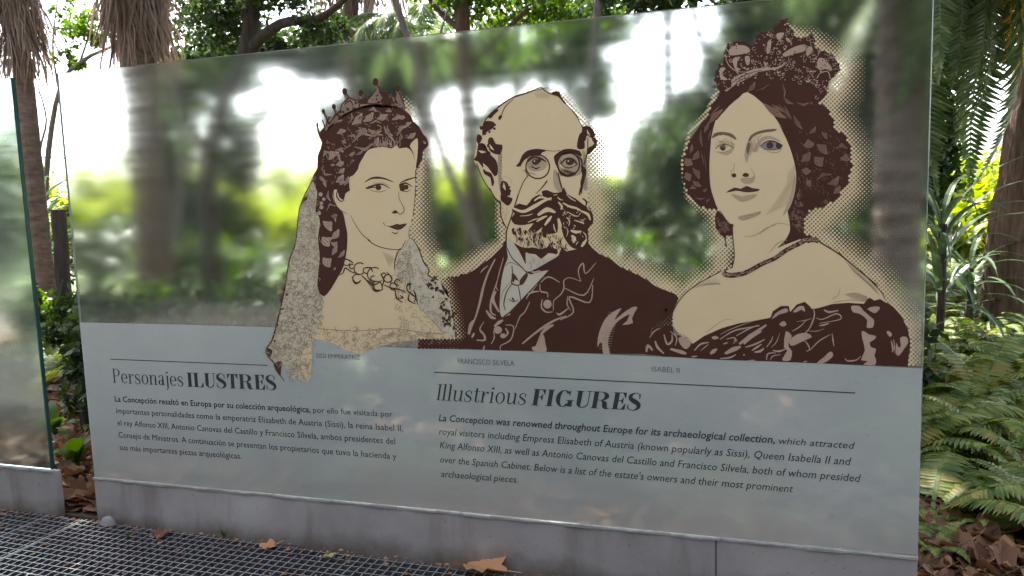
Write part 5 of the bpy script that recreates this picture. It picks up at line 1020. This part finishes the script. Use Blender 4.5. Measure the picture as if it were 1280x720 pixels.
# foliage clouds
def leaves(clumps, size, mat, name='crown', aspect=.5):
    """clumps: (centre, (rx,ry,rz), n) -> one mesh of small leaf faces in uneven sprays"""
    out = []
    for c, r, n in clumps:
        ns = max(3, n//24); th = rng.uniform(0, 6.283, ns); cz = rng.uniform(-1, 1, ns); rad = rng.random(ns)**.45; sz = np.sqrt(1-cz**2)
        sub = np.stack([rad*sz*np.cos(th), rad*sz*np.sin(th), rad*cz], 1)*np.array(r)+np.array(c)
        idx = rng.integers(0, ns, n); p = sub[idx]+rng.normal(0, 1, (n, 3))*np.array(r)*.13
        d = rng.normal(0, 1, (n, 3)); d[:, 2] -= .4; d /= np.linalg.norm(d, axis=1)[:, None]
        e = rng.normal(0, 1, (n, 3)); e = np.cross(d, e); e /= np.linalg.norm(e, axis=1)[:, None]
        s = size*rng.uniform(.6, 1.3, (n, 1)); nrm = np.cross(d, e)
        out.append(np.stack([p, p+d*s*.5+e*s*aspect*.5+nrm*s*.06, p+d*s, p+d*s*.5-e*s*aspect*.5+nrm*s*.06], 1))
    return np_mesh(name, np.concatenate(out), 4, mat)
def tree(label, trunk, limbs, clumps, leaf, lm, bark, group=None, name='tree', cat='tree', aspect=.5):
    root = empty(name, (trunk[0][0], trunk[0][1], 0)); tag(root, label, cat, group); inv = Matrix.Translation(root.location).inverted()
    g = MB(); c = cr([tuple(p) for p in trunk], False, 4); g.tube([p[:3] for p in c], [p[3] for p in c], 12, jit=.06)
    o = link('trunk', g.mesh('trunk', bark, True), root); o.matrix_parent_inverse = inv
    for l in limbs:
        g = MB(); c = cr([tuple(p) for p in l], False, 4); g.tube([p[:3] for p in c], [p[3] for p in c], 7, jit=.05)
        o = link('branch', g.mesh('branch', bark, True), root); o.matrix_parent_inverse = inv
    if clumps:
        o = link('crown', leaves(clumps, leaf, lm, aspect=aspect), root); o.matrix_parent_inverse = inv
    return root
def A3(px, py, Y, r): p = at(px, py, Y); return (p.x, p.y, p.z, r)
def gp(px, Y, r):  # foot of a trunk whose photo column is px at depth Y
    p = at(px, 400, Y); return (p.x, p.y, -.05, r)
def CL(px, py, Y, rx, ry, n, ryd=None):
    m = mpp(Y); p = at(px, py, Y); return ((p.x, p.y, p.z), (rx*m, (ryd if ryd else (rx+ry)/2*m), ry*m), n)
# dark tree left of centre
tree('dark gnarled tree with dense small leaves above the left of the portrait panel', [gp(270, 7, .17), A3(264, 300, 7, .15), A3(262, 200, 7, .14), A3(285, 120, 7, .13), A3(310, 60, 7, .12), A3(318, -60, 7, .10)],
     [[A3(312, 60, 7, .09), A3(350, 30, 6.8, .07), A3(400, 22, 6.5, .05), A3(440, -10, 6.2, .03)], [A3(262, 200, 7, .06), A3(235, 140, 7, .05), A3(215, 60, 7.2, .03)], [A3(315, 10, 7, .07), A3(260, -30, 7.2, .05), A3(210, -50, 7.3, .03)], [A3(290, 120, 7, .05), A3(340, 100, 7, .03), A3(375, 70, 6.8, .02)]],
     [CL(285, 10, 7.2, 60, 45, 3600), CL(350, -30, 7, 70, 40, 3000), CL(230, 5, 7.5, 30, 50, 900), CL(290, 90, 7.4, 45, 30, 700), CL(315, 140, 7.6, 30, 30, 350), CL(245, 160, 8, 40, 40, 450), CL(400, 30, 6.6, 40, 25, 700)], .09, M['leaf_dark'], M['bark_dark'])
tree('reddish trunked tree rising behind the bearded man', [gp(596, 8, .15), A3(594, 300, 8, .13), A3(588, 180, 8, .12), A3(580, 60, 8, .11), A3(574, -80, 8, .1)], [[A3(582, 90, 8, .05), A3(620, 50, 8, .04), A3(660, 10, 8, .03)], [A3(580, 40, 8, .05), A3(545, 10, 8, .04), A3(520, -30, 8, .02)]],
     [CL(630, -5, 8.3, 70, 36, 1900), CL(690, 10, 8.6, 60, 28, 1500), CL(560, -20, 8, 50, 30, 1100), CL(640, 60, 9, 30, 25, 160)], .10, M['leaf_mid'], M['bark_red'])
tree('thin grey slanting tree crossing behind the first woman and the bearded man', [gp(640, 6, .06), A3(606, 320, 6, .055), A3(560, 210, 6, .05), A3(520, 80, 6, .045), A3(494, 0, 6, .04), A3(480, -60, 6, .035)], [[A3(530, 110, 6, .02), A3(545, 60, 6, .015), A3(560, 10, 6, .01)]],
     [CL(450, -50, 6, 40, 25, 300)], .09, M['leaf_dark'], M['bark_grey'])
tree('slim pale trunk standing between the bearded man and the crowned woman', [gp(722, 7, .07), A3(730, 240, 7, .065), A3(738, 120, 7, .06), A3(747, 20, 7, .055), A3(752, -80, 7, .05)], [[A3(744, 60, 7, .03), A3(780, 20, 7, .02), A3(820, -20, 7, .015)]],
     [CL(790, -12, 7.2, 60, 30, 1500), CL(860, -20, 7.4, 70, 26, 1700), CL(930, -25, 7.4, 60, 40, 1500), CL(740, 0, 8, 30, 24, 300)], .10, M['leaf_dark'], M['bark_grey'])
tree('broad dark tree with brown trunk behind the crowned woman', [gp(905, 9, .24), A3(912, 260, 9, .2), A3(925, 120, 9, .18), A3(960, 0, 9, .15), A3(980, -90, 9, .12)], [[A3(925, 120, 9, .1), A3(880, 60, 9, .07), A3(860, -20, 9, .04)], [A3(950, 40, 9, .1), A3(1020, 10, 8.6, .07), A3(1080, -20, 8.2, .04)]],
     [CL(960, 60, 9, 65, 60, 2800), CL(1050, 50, 8, 70, 90, 5200), CL(1110, 130, 7, 60, 90, 4200), CL(840, 200, 8.5, 42, 60, 2000), CL(905, 160, 9.5, 40, 50, 1200), CL(1030, 180, 9.5, 70, 60, 2000), CL(1080, -30, 8, 80, 50, 2600), CL(870, 110, 9.5, 18, 30, 160)], .12, M['leaf_dark'], M['bark_dark'])
tree('slender grey tree half hidden behind the left end of the portrait panel', [gp(225, 9, .09), A3(222, 300, 9, .08), A3(226, 190, 9, .07), A3(215, 80, 9, .05)], [[A3(226, 200, 9, .04), A3(250, 140, 9, .03), A3(280, 90, 9, .02)]], [CL(220, 130, 9.3, 45, 50, 500)], .09, M['leaf_dark'], M['bark_grey'])
tree('far thin tree seen through glass left of the bearded man', [gp(655, 11, .1), A3(650, 250, 11, .09), A3(645, 120, 11, .08), A3(648, 20, 11, .06), A3(650, -60, 11, .05)], [[A3(645, 120, 11, .04), A3(690, 60, 11, .03), A3(720, 20, 11, .02)]], [CL(690, 90, 11, 45, 40, 420), CL(560, 100, 12, 60, 30, 420), CL(480, 70, 12, 60, 24, 600), CL(420, 60, 12, 50, 18, 400)], .12, M['leaf_dark'], M['bark_grey'])
# light leafy branch in the gap of sky, upper left
tree('light green sapling with sparse leaves against the bright sky between the two shaggy palms', [gp(60, 7.5, .05), A3(58, 220, 7.5, .045), A3(75, 110, 7.5, .035), A3(105, 75, 7.5, .03), A3(140, 58, 7.5, .02), A3(160, 40, 7.5, .012)], [[A3(75, 120, 7.5, .02), A3(66, 60, 7.5, .015), A3(72, 0, 7.5, .01)], [A3(100, 78, 7.5, .02), A3(115, 30, 7.5, .012), A3(125, -20, 7.5, .008)], [A3(58, 225, 7.5, .02), A3(50, 190, 7.5, .02), A3(58, 150, 7.5, .016), A3(48, 110, 7.5, .01)], [A3(44, 196, 7.5, .012), A3(80, 198, 7.5, .01)]],
     [CL(105, 35, 7.5, 30, 30, 520), CL(75, 70, 7.5, 15, 14, 150), CL(85, 20, 7.8, 20, 25, 260), CL(125, 50, 7.5, 16, 14, 160), CL(90, 78, 7.5, 18, 8, 150), CL(135, 5, 7.5, 14, 22, 150)], .085, M['leaf_mid'], M['bark_grey'], aspect=.6)
tree('stout reddish brown tree trunk at the right edge above the ferns', [gp(1262, 5.2, .24), A3(1266, 310, 5.2, .20), A3(1282, 200, 5.2, .185), A3(1296, 100, 5.2, .18), A3(1312, 0, 5.2, .17), A3(1330, -150, 5.2, .15)], [[A3(1312, 0, 5.2, .08), A3(1400, -100, 5, .05), A3(1460, -220, 5, .03)]], [CL(1420, -250, 5.5, 150, 80, 1800)], .1, M['leaf_dark'], M['bark_red'])
def back_tree(label, px, Y, r, clumps, lm='leaf_dark', sz=.13, lean=0):
    sz *= 1.35
    tree(label, [gp(px, Y, r), A3(px+lean*.3, 280, Y, r*.9), A3(px+lean*.6, 150, Y, r*.8), A3(px+lean, 20, Y, r*.7), A3(px+lean*1.3, -100, Y, r*.6)], [[A3(px+lean*.5, 180, Y, r*.4), A3(px+lean+35, 110, Y, r*.3), A3(px+lean+60, 40, Y, r*.2)]], [CL(*c[:5], int(c[5]*2.0)) for c in clumps], sz, M[lm], M['bark_dark'])
back_tree('tall tree with loose grey green crown behind the left part of the panel', 205, 11, .14, [(215, 120, 11, 50, 45, 1500), (270, 80, 11, 60, 40, 1700), (205, 200, 11, 35, 60, 1100), (300, 190, 11.5, 30, 55, 900), (240, 260, 11, 70, 35, 1500), (330, 60, 11, 40, 25, 900)])
back_tree('tree with a high crown behind the tiara of the first woman', 450, 12, .14, [(420, 60, 12, 60, 40, 2000), (500, 90, 12, 50, 50, 1600), (450, 150, 12, 60, 50, 1200), (560, 70, 12, 40, 35, 1100), (480, 230, 12, 70, 50, 1500), (380, 70, 12, 40, 25, 900)], lean=10)
back_tree('tree with dense crown above the bearded man', 690, 12, .13, [(620, 70, 12, 35, 40, 900), (700, 60, 12, 50, 35, 1500), (745, 110, 12, 28, 40, 600), (640, 180, 12, 50, 60, 1200), (740, 30, 12, 50, 25, 1200), (700, 250, 12, 60, 35, 1200)], 'leaf_mid', lean=-12)
back_tree('bushy dark tree behind the gap between the bearded man and the crowned woman', 835, 10, .12, [(835, 210, 10, 40, 60, 2400), (870, 170, 10, 40, 50, 2000), (820, 250, 10, 50, 30, 1500), (890, 240, 10, 40, 50, 1500), (850, 150, 10, 20, 20, 400)])
back_tree('very dark tree filling the view behind the right end of the panel', 1090, 9, .2, [(1050, 120, 9, 60, 90, 4200), (1120, 60, 9, 60, 80, 3600), (1130, 200, 9, 50, 60, 2400), (1040, 220, 9, 60, 50, 2000), (960, 120, 9.5, 60, 60, 2400), (980, 20, 9, 60, 50, 2000)])
# fan palms with dead skirts
def dead_fan(seed, L_=1.1):
    r = random.Random(seed); v = []; f = []
    for k in range(26):
        a = (k-12.5)/12.5*.46+r.uniform(-.07, .07); x0 = math.sin(a)*.05; l = L_*r.uniform(.75, 1.05); w_ = r.uniform(.004, .012); y1 = r.uniform(-.05, .08)
        p0 = Vector((x0, 0, -.25)); p1 = Vector((math.sin(a)*l*.5, y1, -.25-l*.5)); p2 = Vector((math.sin(a)*l*.62+r.uniform(-.12, .12), y1*.5+r.uniform(-.03, .03), -.25-l)); b = len(v)
        v += [p0-Vector((w_*.3, 0, 0)), p0+Vector((w_*.3, 0, 0)), p1+Vector((w_, 0, 0)), p2, p1-Vector((w_, 0, 0))]; f.append((b, b+1, b+2, b+3, b+4))
    b = len(v); v += [(-.012, 0, 0), (.012, 0, 0), (.012, .005, -.3), (-.012, .005, -.3)]; f.append((b, b+1, b+2, b+3))
    return mesh('dead_frond', v, f, M['deadfrond'])
DF = [dead_fan(k) for k in range(5)]
def shaggy(label, px, Y, rt, ztop, zbot, rs, n, lean=0, ln=1.0):
    f_ = gp(px, Y, rt); root = empty('palm_tree', f_[:3]); tag(root, label, 'palm tree')
    g = MB(); P_ = []; R_r = []
    for i in range(60):
        z = i/59*(ztop+.6); P_.append((lean*z, 0, z)); R_r.append(rt*(1+random.uniform(0, .035))*(1.1-.1*i/59))
    g.tube(P_, R_r, 14, jit=.05); link('trunk', g.mesh('trunk', M['palmtrunk'], False), root)
    for k in range(n):
        t = k/n; z = zbot+(ztop-zbot)*t; a = k*2.399; rr = rs*(.75+.3*random.random())
        o = link('dead_frond', random.choice(DF), root, (lean*z+math.cos(a)*rr*.6, math.sin(a)*rr*.6, z+.9*ln)); o.rotation_euler = (random.uniform(.0, .22), random.uniform(-.1, .1), a-math.pi/2+random.uniform(-.3, .3)); s = ln*random.uniform(.8, 1.15); o.scale = (s*1.2, s, s)
    return root
z1 = at(195, 70, 5.5).z
shaggy('shaggy palm with a thick skirt of dead fronds above the left end of the panel', 200, 5.5, .2, z1+3.2, z1+.1, .34, 130, 0, 1.0)
z2 = at(30, 70, 3.8).z
shaggy('leaning shaggy palm with hanging dead fronds at the upper left corner', 62, 3.8, .085, z2+2.6, z2-.12, .24, 100, -.01, .62)
# hanging dead strands near top centre
root = empty('palm_tree', gp(440, 10, .1)[:3]); tag(root, 'distant palm with pinkish dead fronds hanging above the tiara', 'palm tree')
g = MB(); tp = at(440, -120, 10); b0 = Vector(gp(440, 10, .1)[:3]); g.tube([(0, 0, 0), tuple((tp-b0)*.5), tuple(tp-b0)], [.16, .13, .13], 10, jit=.06); link('trunk', g.mesh('trunk', M['palmtrunk']), root)
for k in range(46):
    a = k*2.4; o = link('dead_frond', random.choice(DF), root, tuple(at(random.uniform(395, 485), -95+random.uniform(-30, 45), 10)-b0+Vector((0, math.sin(a)*.3, 0)))); o.rotation_euler = (random.uniform(-.2, .2), random.uniform(-.5, .5), a); o.scale = (1, 1, 1.05)
# date palm on the right: crown above the frame, fronds hanging into it
PF = [frond_mesh('frond', 2.5, 66, .034, 2.5+.2*k, M['palmgreen'], .40, seed=20+k, vdroop=.75, fwd=.75) for k in range(4)]
PH = [frond_mesh('frond', 2.1+.15*k, 70, .03, .9+.2*k, M['palmgreen'], .34, seed=50+k, vdroop=.35, fwd=.8) for k in range(3)]
PY = frond_mesh('frond', 2.3, 60, .03, 2.7, M['palmyellow'], .36, seed=33, vdroop=.8, fwd=.75)
PYH = frond_mesh('frond', 2.0, 64, .026, 1.0, M['palmyellow'], .3, seed=38, vdroop=.4, fwd=.8)
PD = frond_mesh('frond', 2.2, 60, .022, 3.0, M['deadfrond'], .3, seed=34, vdroop=.9, fwd=.8)
def date_palm(label, px, Y, rt, top, angs, s=1.0):
    f_ = gp(px, Y, rt); root = empty('palm_tree', f_[:3]); tag(root, label, 'palm tree')
    g = MB(); P_ = [(0, 0, top*i/50) for i in range(51)]; g.tube(P_, [rt*(1+.12*(i % 2)) for i in range(51)], 14, jit=.08); link('trunk', g.mesh('trunk', M['palmtrunk']), root)
    for az_, el_, me_, sc_ in angs:
        o = link('frond', me_, root, (math.cos(az_)*rt*.5, math.sin(az_)*rt*.5, top-.05)); o.rotation_euler = (random.uniform(-.2, .2), el_, az_); o.scale = (sc_*s,)*3
    return root
an = []
for k in range(34):
    a = k*2.399; an.append((a, random.uniform(-.25, .85), PF[k % 4], random.uniform(.85, 1.1)))
for a, e in [(-.25, .75), (.25, .9), (-.8, .95), (.8, .6)]: an.append((a, e, PF[1], 1.0))
for k in range(16): an.append((-1.5+2.9*k/15, random.uniform(1.55, 2.2), PH[k % 3], random.uniform(.85, 1.1)))
an += [(-.5, 1.05, PY, .9), (.1, 1.15, PY, .85), (-.1, 1.0, PD, 1.0), (-1.0, 1.2, PD, .9), (.6, 1.15, PD, .9), (-.7, 1.75, PYH, 1.0), (-.2, 1.9, PYH, .9), (.3, 1.8, PYH, 1.0)]
date_palm('date palm with dark trunk and hanging fronds behind the right edge of the panel', 1118, 3.6, .15, 3.75, an, 1.0)
an = [(k*2.399, random.uniform(-.2, .7), PF[k % 4], random.uniform(.85, 1.1)) for k in range(22)] + [(k*2.399, random.uniform(1.55, 2.2), PH[k % 3], 1.1) for k in range(16)] + [(2.2+.2*k, random.uniform(1.5, 1.95), PH[k % 3], 1.5) for k in range(11)]
date_palm('farther palm whose grey green fronds hang near the right edge trunk', 1283, 6.8, .16, 4.6, an, 1.1)
an = [(k*2.399, random.uniform(-.2, .6), PF[k % 4], random.uniform(.8, 1.0)) for k in range(20)]
date_palm('small feathery palm above the panel edge near the bearded man', 540, 9.5, .13, 4.0, an, .8)
# strap-leaved plants
def strap_leaf(L_, w_, droop, seed):
    v = []; f = []; x = z = 0; a = 1.2; n_ = 8
    for i in range(n_+1):
        t = i/n_; ww = w_*(1-t**2.2)*(.5+.9*min(1, t*3)); v += [(x, -ww, z+ww*.3), (x, 0, z), (x, ww, z+ww*.3)]
        a -= droop/n_*(.5+t); x += math.cos(a)*L_/n_; z += math.sin(a)*L_/n_
    for i in range(n_):
        for k in range(2): b = i*3+k; f.append((b, b+1, b+4, b+3))
    return mesh('leaf', v, f, M['strap'])
SL = [strap_leaf(.75, .022, .9+.4*k, k) for k in range(4)]
def strap(label, px, py, Y, s, n, stemh=0, group=None):
    p = at(px, py, Y); z0 = gz(p.x, p.y); root = empty('strap_plant', (p.x, p.y, z0)); tag(root, label, 'plant', group)
    hz = max(.1, p.z-z0); g = MB(); g.tube([(0, 0, 0), (.01, 0, hz*.5), (0, 0, hz)], [.035, .03, .03], 8, jit=.08); link('stem', g.mesh('stem', M['bark_dark']), root)
    for k in range(n):
        a = k*2.399; o = link('leaf', SL[k % 4], root, (0, 0, hz*(1-.75*(k/n)**1.3))); o.rotation_euler = (0, random.uniform(-.45, .5)+.5*k/n, a); o.scale = (s*random.uniform(.8, 1.1),)*3
strap('spiky dark leaved yucca beside the right edge of the panel', 1178, 280, 4.2, 1.1, 34)
strap('low strap leaved plant in front of the pale thicket at right', 1212, 335, 5.0, .9, 26)
strap('spiky plant with narrow leaves behind the dark stump in the left gap', 52, 250, 4.6, 1.0, 40)
strap('bushy strap leaved plant low beside the dark stump', 58, 330, 4.2, .9, 26)
for k, (px, py, Y) in enumerate([(150, 300, 6), (330, 330, 7.5), (430, 320, 6.5), (500, 300, 7), (780, 330, 6.5), (880, 320, 6), (1040, 300, 6), (980, 330, 7)]): strap('strap leaved plant blurred by the glass, '+where(px), px, py, Y, 1.2, 26, group='strap leaved plants behind the frosted glass')
# dark stump
p = gp(80, 3.2, .1); g = MB(); t_ = at(73, 262, 3.2)
m_ = [(p[0]+(t_.x-p[0])*k/9+.006*math.sin(k*2), p[1], p[2]+(t_.z-p[2])*k/9) for k in range(10)]
g.tube(m_, [.10, .085, .08, .075, .07, .068, .066, .064, .062, .058], 11, jit=.1)
o = link('tree_stump', g.mesh('tree_stump', M['bark_dark'], False)); tag(o, 'tall narrow blackened stump standing in the gap between the glass panels', 'stump')
# shrubs: mid distance and sunlit far thicket
def shrub(label, px, Y, hpx_top, rx, n, lm, size, group, name='shrub', bark=None):
    b = gp(px, Y, .05); t = at(px, hpx_top, Y); h = max(.4, t.z); m = mpp(Y); root = empty(name, (b[0], b[1], 0)); tag(root, label, 'shrub', group); g = MB()
    for k in range(4): a = k*1.6; g.tube([(0, 0, -.02), (math.cos(a)*rx*m*.2, math.sin(a)*rx*m*.2, h*.4), (math.cos(a)*rx*m*.45, math.sin(a)*rx*m*.4, h*.8)], [.03, .02, .008], 5)
    link('stem', g.mesh('stem', M['bark_dark']), root)
    cl = []
    for k in range(5):
        cl.append(((random.uniform(-.6, .6)*rx*m, random.uniform(-.5, .5)*rx*m, h*random.uniform(.35, .7)), (rx*m*.55, rx*m*.5, h*random.uniform(.28, .4)), n//5))
    link('crown', leaves(cl, size, lm), root)
gm = 'leafy shrubs behind the frosted glass'
for px, Y, top, rx, n, lm in [(130, 6.5, 262, 55, 1500, 'leaf_dark'), (215, 7, 290, 60, 1700, 'leaf_dark'), (300, 7.5, 300, 50, 1500, 'leaf_mid'), (395, 7.5, 315, 45, 1300, 'leaf_dark'), (470, 7, 270, 45, 1500, 'leaf_mid'), (560, 7.5, 330, 50, 1200, 'leaf_mid'), (650, 8, 260, 50, 1500, 'leaf_dark'), (720, 8, 330, 50, 1200, 'leaf_dark'), (800, 8, 290, 55, 1200, 'leaf_mid'), (870, 7, 235, 45, 1700, 'leaf_dark'), (940, 7, 210, 60, 2000, 'leaf_dark'), (1020, 6.5, 240, 60, 2000, 'leaf_dark'), (1095, 6, 320, 40, 900, 'leaf_mid')]:
    shrub('leafy shrub blurred by the frosted glass, '+where(px), px, Y, top, rx, n, M[lm], .10, gm)
gl = 'low dark bushes close behind the panel'
for k in range(30):
    Y = random.uniform(1.3, 3.6); px = 70+k*37+random.uniform(-12, 12)
    if px > 1100: px = 1090
    shrub('low dark bush close behind the frosted glass, '+where(px), px, Y, random.uniform(322, 352), random.uniform(55, 75)*(1 if Y > 2 else .8), 900, M['leaf_dark' if k % 3 else 'leaf_mid'], .08, gl, 'low_bush')
for k in range(13):
    px = 95+k*24+random.uniform(-6, 6)
    shrub('lowest dark bush right behind the frosted glass, '+where(px), px, random.uniform(.75, 1.3), random.uniform(352, 372), 42, 800, M['leaf_dark'], .06, gl, 'low_bush')
for k in range(6): shrub('lowest dark bush behind the plain left pane', -80+k*20, random.uniform(.9, 1.6), random.uniform(400, 440), 45, 800, M['leaf_dark'], .06, 'low bushes behind the plain glass pane', 'low_bush')
for k in range(5): shrub('dark bush behind the plain glass pane at the left edge', -110+k*32, 5+k*.3, random.uniform(95, 170), 60, 3000, M['leaf_dark' if k % 2 else 'leaf_mid'], .11, 'dark bushes behind the plain glass pane')
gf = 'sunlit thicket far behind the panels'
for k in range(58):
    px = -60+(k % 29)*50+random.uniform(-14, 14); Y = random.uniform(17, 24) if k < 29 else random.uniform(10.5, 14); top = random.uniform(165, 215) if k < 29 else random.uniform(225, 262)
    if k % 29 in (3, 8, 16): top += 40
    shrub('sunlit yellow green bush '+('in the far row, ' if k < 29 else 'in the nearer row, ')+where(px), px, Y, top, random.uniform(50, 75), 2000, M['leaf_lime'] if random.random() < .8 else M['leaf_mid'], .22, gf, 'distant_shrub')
# canopy overhead: leafy trees whose crowns shade the place
for k, (x, y, z, r) in enumerate([(-3.5, 4.5, 6.5, 2.6), (.5, 5, 7.2, 2.6), (3.8, 5, 6.8, 2.6), (-1.5, 2.2, 7.6, 2.4), (2.2, 1.8, 7.8, 2.4), (7, 3.5, 7, 2.8), (5.5, 7.5, 7.5, 2.6)]):
    tx = x+random.uniform(-.5, .5); tx = -5.5 if x < -2 else (8 if x > 4.5 else tx)
    ty = y
    tx = -13 if x < .6 else 13; ty = y
    root = empty('canopy_tree', (tx, ty, 0)); tag(root, 'tall tree whose crown shades the panel from above', 'tree', 'shade trees over the panel'); inv = Matrix.Translation(root.location).inverted()
    g = MB(); g.tube([(tx, ty, -.05), (tx+(x-tx)*.1, ty, z*.5), (tx+(x-tx)*.5, ty+(y-ty)*.6, z*.88), (x, y, z)], [.2, .16, .1, .05], 8, jit=.05); o = link('trunk', g.mesh('trunk', M['bark_dark']), root); o.matrix_parent_inverse = inv
    o = link('crown', leaves([((x, y, z), (r, r, .8), 4200), ((x+.5, y-.5, z+.8), (r*.8, r*.8, .6), 2200)], .2, M['leaf_dark'], aspect=.6), root); o.matrix_parent_inverse = inv

# woods on the other side of the path, behind the viewer
for k, (x, y, h, r) in enumerate([(-6, -7, 5, 2.6), (-2.5, -9, 6, 2.8), (1, -8, 5.5, 2.4), (4.5, -9.5, 6.5, 3), (8.5, -7, 5.5, 2.8), (12, -4, 6, 3), (-9, -2.5, 6, 3)]):
    root = empty('wayside_tree', (x, y, 0)); tag(root, 'bushy tree on the far side of the path', 'tree', 'trees across the path'); inv = Matrix.Translation(root.location).inverted()
    g = MB(); g.tube([(x, y, -.05), (x+.1, y, h*.4), (x, y+.2, h*.8)], [.2, .15, .06], 8, jit=.05); o = link('trunk', g.mesh('trunk', M['bark_dark']), root); o.matrix_parent_inverse = inv
    o = link('crown', leaves([((x, y, h*.62), (r*1.1, r*.8, h*.36), 7000), ((x, y, 1.0), (r*1.3, .8, 1.0), 2600)], .32, M['leaf_dark'], aspect=.6), root); o.matrix_parent_inverse = inv
